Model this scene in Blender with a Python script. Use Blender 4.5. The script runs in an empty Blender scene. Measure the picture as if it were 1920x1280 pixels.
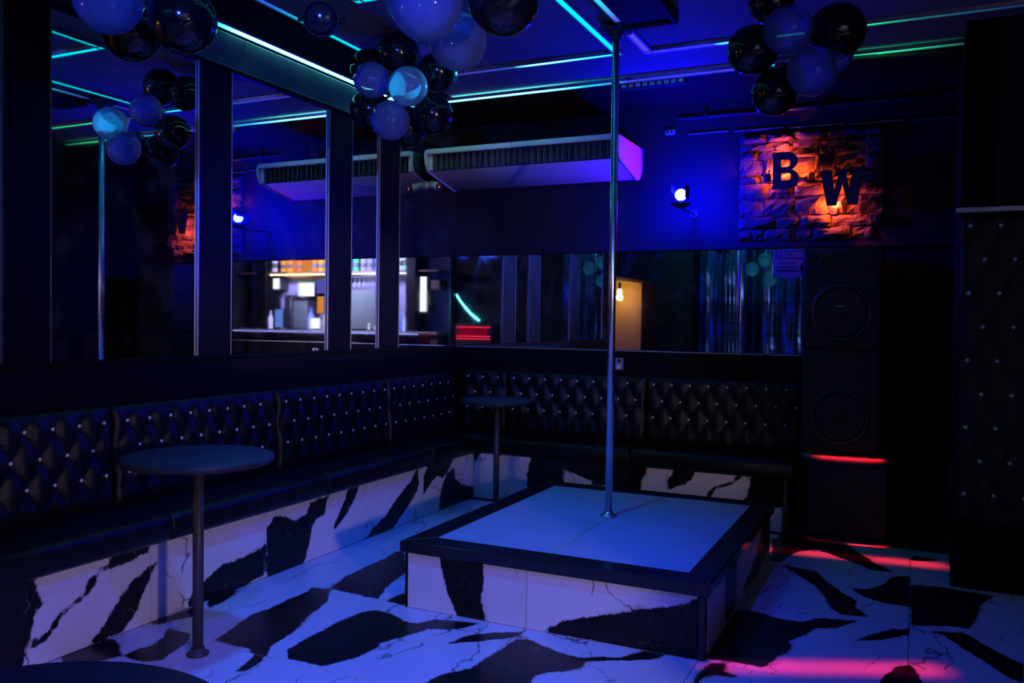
import bpy, math, random
import numpy as np
from mathutils import Vector, Matrix, Quaternion

random.seed(7)
SC = bpy.context.scene
COL = SC.collection

# ------------------------------------------------------------------ camera, world, exposure
cam_d = bpy.data.cameras.new('camera')
cam_d.sensor_width = 36.0
cam_d.sensor_fit = 'HORIZONTAL'
cam_d.lens = 1592.53 / 1920 * 36.0
cam_d.clip_start = 0.05
cam = bpy.data.objects.new('camera', cam_d)
_r = Vector((0.90347419, 0.42843793, 0.01324082))
_u = Vector((-0.02229844, 0.01612897, 0.99962125))
_f = Vector((-0.4280621, 0.90342725, -0.0241256))
M = Matrix.Identity(4)
for i in range(3):
    M[i][0], M[i][1], M[i][2] = _r[i], _u[i], -_f[i]
M[0][3], M[1][3], M[2][3] = 3.534, -6.3305, 1.4
cam.matrix_world = M
COL.objects.link(cam)
SC.camera = cam

w = bpy.data.worlds.new('night')
SC.world = w
w.use_nodes = True
w.node_tree.nodes['Background'].inputs[0].default_value = (0.0, 0.0, 0.0, 1)
w.node_tree.nodes['Background'].inputs[1].default_value = 0.0

SC.view_settings.view_transform = 'Standard'
SC.view_settings.look = 'None'
SC.view_settings.exposure = 0.0
SC.view_settings.gamma = 1.0
SC.view_settings.use_curve_mapping = False
SC.cycles.caustics_reflective = False
SC.cycles.caustics_refractive = False
SC.cycles.max_bounces = 6
SC.cycles.glossy_bounces = 5
SC.cycles.diffuse_bounces = 2
SC.cycles.transmission_bounces = 3
SC.cycles.transparent_max_bounces = 8
SC.cycles.sample_clamp_indirect = 3.0
SC.cycles.adaptive_threshold = 0.03


def light(name, kind, loc, energy, color, target=None, parent=None, **kw):
    d = bpy.data.lights.new(name, kind)
    d.energy = energy
    d.color = color
    for k, v in kw.items():
        setattr(d, k, v)
    o = bpy.data.objects.new(name, d)
    o.location = loc
    if target is not None:
        o.rotation_euler = (Vector(target) - Vector(loc)).to_track_quat('-Z', 'Y').to_euler()
    COL.objects.link(o)
    if parent is not None:
        bpy.context.view_layer.update()
        o.parent = parent
        o.matrix_parent_inverse = parent.matrix_world.inverted()
    return o


# ------------------------------------------------------------------ materials
def _nt(name):
    m = bpy.data.materials.new(name)
    m.use_nodes = True
    nt = m.node_tree
    return m, nt, nt.nodes, nt.links, nt.nodes['Principled BSDF']


def mat(name, col, rough=0.5, metal=0.0, spec=0.5, noise=0.25, scale=18.0, rnoise=0.12, bump=0.0, bscale=80.0,
        emit=None, estr=0.0, coat=0.0):
    m, nt, N, L, P = _nt(name)
    tc = N.new('ShaderNodeTexCoord')
    nz = N.new('ShaderNodeTexNoise')
    nz.inputs['Scale'].default_value = scale
    nz.inputs['Detail'].default_value = 5
    L.new(tc.outputs['Object'], nz.inputs['Vector'])
    mx = N.new('ShaderNodeMix')
    mx.data_type = 'RGBA'
    c = tuple(col)
    mx.inputs['A'].default_value = tuple(max(0, x * (1 - noise)) for x in c) + (1,)
    mx.inputs['B'].default_value = tuple(min(1, x * (1 + noise)) for x in c) + (1,)
    L.new(nz.outputs['Fac'], mx.inputs['Factor'])
    L.new(mx.outputs['Result'], P.inputs['Base Color'])
    mr = N.new('ShaderNodeMapRange')
    mr.inputs['To Min'].default_value = max(0.0, rough - rnoise)
    mr.inputs['To Max'].default_value = min(1.0, rough + rnoise)
    L.new(nz.outputs['Fac'], mr.inputs['Value'])
    L.new(mr.outputs['Result'], P.inputs['Roughness'])
    P.inputs['Metallic'].default_value = metal
    P.inputs['Specular IOR Level'].default_value = spec
    P.inputs['Coat Weight'].default_value = coat
    if bump:
        n2 = N.new('ShaderNodeTexNoise')
        n2.inputs['Scale'].default_value = bscale
        n2.inputs['Detail'].default_value = 6
        L.new(tc.outputs['Object'], n2.inputs['Vector'])
        b = N.new('ShaderNodeBump')
        b.inputs['Strength'].default_value = bump
        b.inputs['Distance'].default_value = 0.01
        L.new(n2.outputs['Fac'], b.inputs['Height'])
        L.new(b.outputs['Normal'], P.inputs['Normal'])
    if emit:
        P.inputs['Emission Color'].default_value = tuple(emit) + (1,)
        P.inputs['Emission Strength'].default_value = estr
    return m


def led_material():
    m = bpy.data.materials.new('led diffuser')
    m.use_nodes = True
    N, L = m.node_tree.nodes, m.node_tree.links
    N.clear()
    a = N.new('ShaderNodeAttribute')
    a.attribute_name = 'col'
    e = N.new('ShaderNodeEmission')
    o = N.new('ShaderNodeOutputMaterial')
    L.new(a.outputs['Color'], e.inputs['Color'])
    e.inputs['Strength'].default_value = 4.0
    L.new(e.outputs[0], o.inputs['Surface'])
    return m


def glow(name, col, s):
    m = bpy.data.materials.new(name)
    m.use_nodes = True
    N, L = m.node_tree.nodes, m.node_tree.links
    N.clear()
    e = N.new('ShaderNodeEmission')
    o = N.new('ShaderNodeOutputMaterial')
    e.inputs['Color'].default_value = tuple(col) + (1,)
    e.inputs['Strength'].default_value = s
    L.new(e.outputs[0], o.inputs['Surface'])
    return m


def marble(name, traced=True):
    """bold black and white veined stone; 'dark' holds the distance (m) into the black bands of the slab print"""
    m, nt, N, L, P = _nt(name)
    geo = N.new('ShaderNodeNewGeometry')
    oi = N.new('ShaderNodeObjectInfo')
    mul = N.new('ShaderNodeVectorMath')
    mul.operation = 'SCALE'
    mul.inputs['Scale'].default_value = 37.0
    cmb = N.new('ShaderNodeCombineXYZ')
    for i in range(3):
        L.new(oi.outputs['Random'], cmb.inputs[i])
    L.new(cmb.outputs[0], mul.inputs[0])
    add = N.new('ShaderNodeVectorMath')
    L.new(geo.outputs['Position'], add.inputs[0])
    L.new(mul.outputs['Vector'], add.inputs[1])

    mp = N.new('ShaderNodeMapping')
    mp.inputs['Rotation'].default_value = (0.5, 0.35, 0.9)
    mp.inputs['Scale'].default_value = (1.0, 0.30, 0.55)
    L.new(add.outputs[0], mp.inputs['Vector'])

    def noise(scale, detail, rough=0.6, dist=0.0, long_=False):
        n = N.new('ShaderNodeTexNoise')
        n.inputs['Scale'].default_value = scale
        n.inputs['Detail'].default_value = detail
        n.inputs['Roughness'].default_value = rough
        n.inputs['Distortion'].default_value = dist
        L.new(mp.outputs[0] if long_ else add.outputs[0], n.inputs['Vector'])
        return n.outputs['Fac']

    def math_(op, a, b=None, c=None):
        n = N.new('ShaderNodeMath')
        n.operation = op
        for i, v in enumerate((a, b, c)):
            if v is None:
                continue
            if isinstance(v, (int, float)):
                n.inputs[i].default_value = v
            else:
                L.new(v, n.inputs[i])
        return n.outputs[0]

    def ramp(v, lo, hi):
        n = N.new('ShaderNodeMapRange')
        n.inputs['From Min'].default_value = lo
        n.inputs['From Max'].default_value = hi
        L.new(v, n.inputs['Value'])
        return n.outputs['Result']

    def mixc(f, a, b):
        n = N.new('ShaderNodeMix')
        n.data_type = 'RGBA'
        L.new(f, n.inputs['Factor'])
        for s, v in (('A', a), ('B', b)):
            if isinstance(v, tuple):
                n.inputs[s].default_value = v + (1,)
            else:
                L.new(v, n.inputs[s])
        return n.outputs['Result']

    fine = math_('SUBTRACT', noise(26, 6, 0.7), 0.5)
    if traced:
        at = N.new('ShaderNodeAttribute')
        at.attribute_name = 'dark'
        d = math_('MULTIPLY_ADD', fine, 0.045, at.outputs['Fac'])
    else:
        n1 = noise(1.5, 3, 0.5, 1.2)
        d = math_('MULTIPLY_ADD', fine, 0.03, math_('MULTIPLY', math_('SUBTRACT', n1, 0.54), 0.5))
    dark = ramp(d, -0.004, 0.004)
    # thin dark veins in the white, thin pale veins in the black
    wob = N.new('ShaderNodeTexNoise')
    wob.inputs['Scale'].default_value = 4.0
    wob.inputs['Detail'].default_value = 4
    L.new(add.outputs[0], wob.inputs['Vector'])
    off = N.new('ShaderNodeVectorMath')
    off.operation = 'MULTIPLY_ADD'
    off.inputs[1].default_value = (0.22, 0.22, 0.22)
    L.new(wob.outputs['Color'], off.inputs[0])
    L.new(mp.outputs[0], off.inputs[2])
    vo = N.new('ShaderNodeTexVoronoi')
    vo.feature = 'DISTANCE_TO_EDGE'
    vo.inputs['Scale'].default_value = 3.2
    L.new(off.outputs[0], vo.inputs['Vector'])
    veins = math_('SUBTRACT', 1.0, ramp(vo.outputs['Distance'], 0.004, 0.014))
    mask = ramp(noise(2.4, 3), 0.46, 0.56)
    veins = math_('MULTIPLY', veins, mask)
    v2 = math_('ABSOLUTE', math_('SUBTRACT', noise(7.0, 5, 0.6, 0.4, True), 0.5))
    pale = math_('MULTIPLY', math_('SUBTRACT', 1.0, ramp(v2, 0.002, 0.008)), ramp(noise(5.3, 2), 0.5, 0.65))
    cloud = noise(2.3, 4)
    white = mixc(cloud, (0.62, 0.60, 0.63), (0.80, 0.78, 0.80))
    halo = math_('MULTIPLY', math_('SUBTRACT', 1.0, ramp(math_('ABSOLUTE', d), 0.004, 0.02)), ramp(noise(2.7, 3), 0.55, 0.7))
    white = mixc(halo, white, (0.36, 0.25, 0.17))
    white = mixc(math_('MULTIPLY', veins, 0.85), white, (0.07, 0.065, 0.075))
    black = mixc(math_('MULTIPLY', pale, 0.30), (0.009, 0.0085, 0.010), (0.30, 0.28, 0.27))
    L.new(mixc(dark, white, black), P.inputs['Base Color'])
    P.inputs['Roughness'].default_value = 0.30
    P.inputs['Specular IOR Level'].default_value = 0.25
    return m


def mirror_material():
    m, nt, N, L, P = _nt('old silvered mirror')
    tc = N.new('ShaderNodeTexCoord')
    nz = N.new('ShaderNodeTexNoise')
    nz.inputs['Scale'].default_value = 3.5
    nz.inputs['Detail'].default_value = 9
    nz.inputs['Roughness'].default_value = 0.75
    L.new(tc.outputs['Object'], nz.inputs['Vector'])
    r = N.new('ShaderNodeMapRange')
    r.inputs['From Min'].default_value = 0.45
    r.inputs['From Max'].default_value = 0.75
    r.inputs['To Min'].default_value = 0.012
    r.inputs['To Max'].default_value = 0.05
    L.new(nz.outputs['Fac'], r.inputs['Value'])
    L.new(r.outputs['Result'], P.inputs['Roughness'])
    P.inputs['Metallic'].default_value = 1.0
    P.inputs['Base Color'].default_value = (0.80, 0.82, 0.84, 1)
    # smears of dust on the glass
    d = N.new('ShaderNodeBsdfDiffuse')
    d.inputs['Color'].default_value = (0.6, 0.58, 0.6, 1)
    n2 = N.new('ShaderNodeTexNoise')
    n2.inputs['Scale'].default_value = 6
    n2.inputs['Detail'].default_value = 8
    L.new(tc.outputs['Object'], n2.inputs['Vector'])
    f = N.new('ShaderNodeMapRange')
    f.inputs['From Min'].default_value = 0.52
    f.inputs['From Max'].default_value = 0.8
    f.inputs['To Min'].default_value = 0.002
    f.inputs['To Max'].default_value = 0.05
    L.new(n2.outputs['Fac'], f.inputs['Value'])
    mx = N.new('ShaderNodeMixShader')
    L.new(f.outputs['Result'], mx.inputs[0])
    L.new(P.outputs[0], mx.inputs[1])
    L.new(d.outputs[0], mx.inputs[2])
    L.new(mx.outputs[0], N['Material Output'].inputs['Surface'])
    return m


def balloon_material(name, col, clear):
    m, nt, N, L, P = _nt(name)
    N.remove(P)
    out = N['Material Output']
    d = N.new('ShaderNodeBsdfDiffuse')
    d.inputs['Color'].default_value = tuple(col) + (1,)
    t = N.new('ShaderNodeBsdfTranslucent')
    t.inputs['Color'].default_value = tuple(col) + (1,)
    m1 = N.new('ShaderNodeMixShader')
    m1.inputs[0].default_value = 0.78
    L.new(d.outputs[0], m1.inputs[1])
    L.new(t.outputs[0], m1.inputs[2])
    tr = N.new('ShaderNodeBsdfTransparent')
    lw = N.new('ShaderNodeLayerWeight')
    lw.inputs['Blend'].default_value = 0.35
    mr = N.new('ShaderNodeMapRange')
    mr.inputs['To Min'].default_value = clear
    mr.inputs['To Max'].default_value = clear * 0.25
    tc = N.new('ShaderNodeTexCoord')
    nz = N.new('ShaderNodeTexNoise')
    nz.inputs['Scale'].default_value = 9
    L.new(tc.outputs['Object'], nz.inputs['Vector'])
    ad = N.new('ShaderNodeMath')
    ad.operation = 'MULTIPLY_ADD'
    ad.inputs[1].default_value = 0.15
    L.new(nz.outputs['Fac'], ad.inputs[0])
    L.new(lw.outputs['Facing'], ad.inputs[2])
    L.new(ad.outputs[0], mr.inputs['Value'])
    m2 = N.new('ShaderNodeMixShader')
    L.new(mr.outputs['Result'], m2.inputs[0])
    L.new(m1.outputs[0], m2.inputs[1])
    L.new(tr.outputs[0], m2.inputs[2])
    g = N.new('ShaderNodeBsdfGlossy')
    g.inputs['Roughness'].default_value = 0.07
    fr = N.new('ShaderNodeFresnel')
    fr.inputs['IOR'].default_value = 1.45
    m3 = N.new('ShaderNodeMixShader')
    L.new(fr.outputs[0], m3.inputs[0])
    L.new(m2.outputs[0], m3.inputs[1])
    L.new(g.outputs[0], m3.inputs[2])
    L.new(m3.outputs[0], out.inputs['Surface'])
    return m


MT = {}
MT['back_wall'] = mat('blue black wall paint', (0.014, 0.014, 0.018), 0.7, spec=0.2, scale=3)
MT['black_wall'] = mat('matt black wall paint', (0.010, 0.010, 0.012), 0.75, spec=0.15, scale=3)
MT['black_panel'] = mat('black lacquered board', (0.004, 0.004, 0.005), 0.5, spec=0.10, scale=5, rnoise=0.1)
MT['fascia'] = mat('dark glossy fascia board', (0.03, 0.045, 0.055), 0.32, spec=0.5, scale=7)
MT['ceiling'] = mat('grey painted ceiling', (0.20, 0.20, 0.22), 0.8, spec=0.1, scale=4, bump=0.15, bscale=120)
MT['ceiling_dark'] = mat('black ceiling board', (0.012, 0.012, 0.014), 0.8, spec=0.08, scale=5)
MT['grout'] = mat('dark grout', (0.03, 0.03, 0.035), 0.9)
MT['leather'] = mat('black leatherette', (0.005, 0.005, 0.006), 0.29, spec=0.28, bump=0.25, bscale=260, scale=9, rnoise=0.06)
MT['chrome'] = mat('chrome', (0.80, 0.80, 0.82), 0.26, metal=1.0, noise=0.05, rnoise=0.05)
MT['dark_chrome'] = mat('dull dark chrome', (0.22, 0.22, 0.24), 0.35, metal=1.0, noise=0.1)
MT['stud'] = mat('brushed steel stud', (0.78, 0.76, 0.78), 0.45, metal=0.3, noise=0.05)
MT['black_metal'] = mat('black powder coated metal', (0.02, 0.02, 0.024), 0.45, spec=0.5, scale=40)
MT['table_metal'] = mat('worn dark metal', (0.06, 0.055, 0.06), 0.5, metal=0.2, scale=60, bump=0.1)
MT['table_top'] = mat('scuffed black table laminate', (0.022, 0.024, 0.026), 0.5, spec=0.35, scale=30, noise=0.6, rnoise=0.2)
MT['granite'] = mat('polished black granite', (0.010, 0.010, 0.013), 0.2, spec=0.5, scale=90, noise=0.7)
MT['stage_top'] = mat('pale stage tile', (0.50, 0.53, 0.54), 0.5, spec=0.3, scale=5, noise=0.16, bump=0.05)
MT['ac'] = mat('off white plastic', (0.62, 0.60, 0.60), 0.5, spec=0.3, noise=0.06)
MT['ac_dark'] = mat('dark air slot', (0.015, 0.015, 0.02), 0.7)
MT['white_plastic'] = mat('white plastic', (0.7, 0.7, 0.7), 0.45, noise=0.06)
MT['speaker'] = mat('black speaker paint', (0.018, 0.018, 0.021), 0.6, spec=0.35, bump=0.2, bscale=150)
MT['cone'] = mat('speaker cone paper', (0.012, 0.012, 0.013), 0.55, spec=0.4)
MT['stone'] = mat('dark split stone', (0.075, 0.066, 0.064), 0.85, spec=0.15, scale=25, noise=0.5, bump=0.9, bscale=45)
MT['letter'] = mat('dull purple black letter board', (0.016, 0.012, 0.02), 0.6, noise=0.15)
MT['mirror'] = mirror_material()
MT['marble'] = marble('black and white marble print')
MT['marble_plain'] = marble('black and white marble print, unseen tiles', traced=False)
MT['led'] = led_material()
MT['alu'] = mat('aluminium channel', (0.45, 0.45, 0.48), 0.4, metal=0.9)
MT['clear_balloon'] = balloon_material('clear balloon', (0.38, 0.48, 1.0), 0.36)  # blue light on the clear rubber is put into its base colour
MT['pale_balloon'] = balloon_material('pale balloon', (0.55, 0.80, 1.0), 0.30)
MT['black_balloon'] = mat('black balloon rubber', (0.006, 0.006, 0.008), 0.12, spec=0.6, rnoise=0.03)
MT['string'] = mat('nylon string', (0.3, 0.3, 0.32), 0.6)


# ------------------------------------------------------------------ geometry helpers
class MB:
    def __init__(s):
        s.v, s.f, s.smooth = [], [], []

    def add(s, vs, fs, smooth=False):
        o = len(s.v)
        s.v += [tuple(x) for x in vs]
        s.f += [tuple(i + o for i in f) for f in fs]
        s.smooth += [smooth] * len(fs)
        return s

    def box(s, x0, x1, y0, y1, z0, z1):
        vs = [(x, y, z) for x in (x0, x1) for y in (y0, y1) for z in (z0, z1)]
        return s.add(vs, [(0, 1, 3, 2), (4, 6, 7, 5), (0, 4, 5, 1), (2, 3, 7, 6), (0, 2, 6, 4), (1, 5, 7, 3)])

    def bbox(s, x0, x1, y0, y1, z0, z1, b=0.01):
        """box with chamfered edges on every side"""
        c = ((x0 + x1) / 2, (y0 + y1) / 2, (z0 + z1) / 2)
        h = ((x1 - x0) / 2, (y1 - y0) / 2, (z1 - z0) / 2)
        b = min(b, *(q * 0.49 for q in h))
        vs, idx = [], {}
        for sx in (-1, 1):
            for sy in (-1, 1):
                for sz in (-1, 1):
                    for a in range(3):
                        q = [sx * (h[0] - b), sy * (h[1] - b), sz * (h[2] - b)]
                        q[a] = (sx, sy, sz)[a] * h[a]
                        idx[(sx, sy, sz, a)] = len(vs)
                        vs.append(tuple(c[i] + q[i] for i in range(3)))
        fs = []
        for a in range(3):
            o = [i for i in range(3) if i != a]
            for sg in (-1, 1):
                loop = []
                for p, q in ((-1, -1), (1, -1), (1, 1), (-1, 1)):
                    k = [0, 0, 0]
                    k[a], k[o[0]], k[o[1]] = sg, p, q
                    loop.append(idx[(*k, a)])
                if (sg == 1) == (a == 1):
                    loop.reverse()
                fs.append(loop)
        for a in range(3):
            b1, b2 = [i for i in range(3) if i != a]
            for p in (-1, 1):
                for q in (-1, 1):
                    k0, k1 = [0] * 3, [0] * 3
                    k0[a], k0[b1], k0[b2] = -1, p, q
                    k1[a], k1[b1], k1[b2] = 1, p, q
                    fs.append((idx[(*k0, b1)], idx[(*k1, b1)], idx[(*k1, b2)], idx[(*k0, b2)]))
        for sx in (-1, 1):
            for sy in (-1, 1):
                for sz in (-1, 1):
                    fs.append(tuple(idx[(sx, sy, sz, a)] for a in range(3)))
        return s.add(vs, fs)

    def lathe(s, prof, n=24, c=(0, 0, 0), smooth=True, axis='z'):
        vs, fs = [], []
        for r, z in prof:
            for k in range(n):
                a = 2 * math.pi * k / n
                p = (r * math.cos(a), r * math.sin(a), z)
                if axis == 'y':
                    p = (p[0], -p[2], p[1])
                if axis == 'x':
                    p = (p[2], p[0], p[1])
                vs.append((p[0] + c[0], p[1] + c[1], p[2] + c[2]))
        for i in range(len(prof) - 1):
            for k in range(n):
                k2 = (k + 1) % n
                fs.append((i * n + k, i * n + k2, (i + 1) * n + k2, (i + 1) * n + k))
        s.add(vs, fs, smooth)
        o = len(s.v) - len(vs)
        if prof[0][0] > 1e-6:
            s.f.append(tuple(o + k for k in reversed(range(n))))
            s.smooth.append(False)
        if prof[-1][0] > 1e-6:
            s.f.append(tuple(o + (len(prof) - 1) * n + k for k in range(n)))
            s.smooth.append(False)
        return s

    def tube(s, pts, r, n=8, smooth=True):
        pts = [Vector(p) for p in pts]
        vs, fs = [], []
        rr = r if isinstance(r, (list, tuple)) else [r] * len(pts)
        prev = None
        for i, p in enumerate(pts):
            t = (pts[min(i + 1, len(pts) - 1)] - pts[max(i - 1, 0)]).normalized()
            if prev is None:
                a = Vector((0, 0, 1)) if abs(t.z) < 0.9 else Vector((1, 0, 0))
                u = t.cross(a).normalized()
            else:
                u = (prev - t * prev.dot(t)).normalized()
            prev = u
            v = t.cross(u)
            for k in range(n):
                an = 2 * math.pi * k / n
                vs.append(tuple(p + (u * math.cos(an) + v * math.sin(an)) * rr[i]))
        for i in range(len(pts) - 1):
            for k in range(n):
                k2 = (k + 1) % n
                fs.append((i * n + k, i * n + k2, (i + 1) * n + k2, (i + 1) * n + k))
        s.add(vs, fs, smooth)
        o = len(s.v) - len(vs)
        s.f += [tuple(o + k for k in reversed(range(n))), tuple(o + (len(pts) - 1) * n + k for k in range(n))]
        s.smooth += [False, False]
        return s

    def prism(s, poly, fn, a, b, smooth=False):
        """extrude a closed 2-D outline from a to b; fn(u, v, w) -> xyz"""
        n = len(poly)
        vs = [fn(u, v, a) for u, v in poly] + [fn(u, v, b) for u, v in poly]
        s.add(vs, [(i, (i + 1) % n, n + (i + 1) % n, n + i) for i in range(n)], smooth)
        s.add(vs, [tuple(reversed(range(n))), tuple(range(n, 2 * n))])
        return s

    def mesh(s, name):
        m = bpy.data.meshes.new(name)
        m.from_pydata(s.v, [], s.f)
        m.polygons.foreach_set('use_smooth', s.smooth)
        m.validate()
        m.update()
        return m


def fix_normals(me):
    import bmesh
    b = bmesh.new()
    b.from_mesh(me)
    bmesh.ops.remove_doubles(b, verts=b.verts, dist=1e-5)
    bmesh.ops.recalc_face_normals(b, faces=b.faces)
    b.to_mesh(me)
    b.free()


def tag(o, label=None, cat=None, group=None, kind=None):
    for k, v in (('label', label), ('category', cat), ('group', group), ('kind', kind)):
        if v:
            o[k] = v
    return o


def put(name, mb, material, parent=None, fix=True, origin=None):
    """link a mesh object. Vertices are in world space and the origin moves to their middle, unless the parent is a
    'local' thing (one that is turned or copied), whose parts are given in its own space."""
    me = mb.mesh(name) if isinstance(mb, MB) else mb
    if fix and isinstance(mb, MB):
        fix_normals(me)
    if material is not None and not me.materials:
        me.materials.append(MT[material] if isinstance(material, str) else material)
    o = bpy.data.objects.new(name, me)
    COL.objects.link(o)
    if parent is not None and parent.get('_local', 0):
        o.parent = parent
        o['_local'] = 1
        return o
    if origin is None:
        bb = np.array([v.co[:] for v in me.vertices])
        lo, hi = bb.min(0), bb.max(0)
        origin = ((lo[0] + hi[0]) / 2, (lo[1] + hi[1]) / 2, (lo[2] + hi[2]) / 2)
    org = Vector([float(x) for x in origin])
    me.transform(Matrix.Translation(-org))
    o.location = org - (Vector(parent['_w']) if parent is not None else Vector((0, 0, 0)))
    o.parent = parent
    o['_w'] = tuple(org)
    return o


def thing(name, loc, label, cat, group=None, local=False):
    o = bpy.data.objects.new(name, None)
    o.empty_display_size = 0.1
    COL.objects.link(o)
    o.location = loc
    o['_w'] = tuple(loc)
    if local:
        o['_local'] = 1
    return tag(o, label, cat, group)


def struct(name, mb, material, fix=True):
    return tag(put(name, mb, material, fix=fix), kind='structure')


def link_copy(me, name, parent, loc, rot=None):
    """one more alike piece sharing its mesh; loc in world space, parents are unrotated"""
    o = bpy.data.objects.new(name, me)
    COL.objects.link(o)
    o.parent = parent
    o.location = Vector(loc) - Vector(parent.get('_w', (0, 0, 0)))
    if rot is not None:
        o.rotation_euler = rot
    o['_w'] = tuple(loc)
    return o


def clean_marks():
    for o in bpy.data.objects:
        for k in ('_w', '_local'):
            if k in o:
                del o[k]


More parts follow.
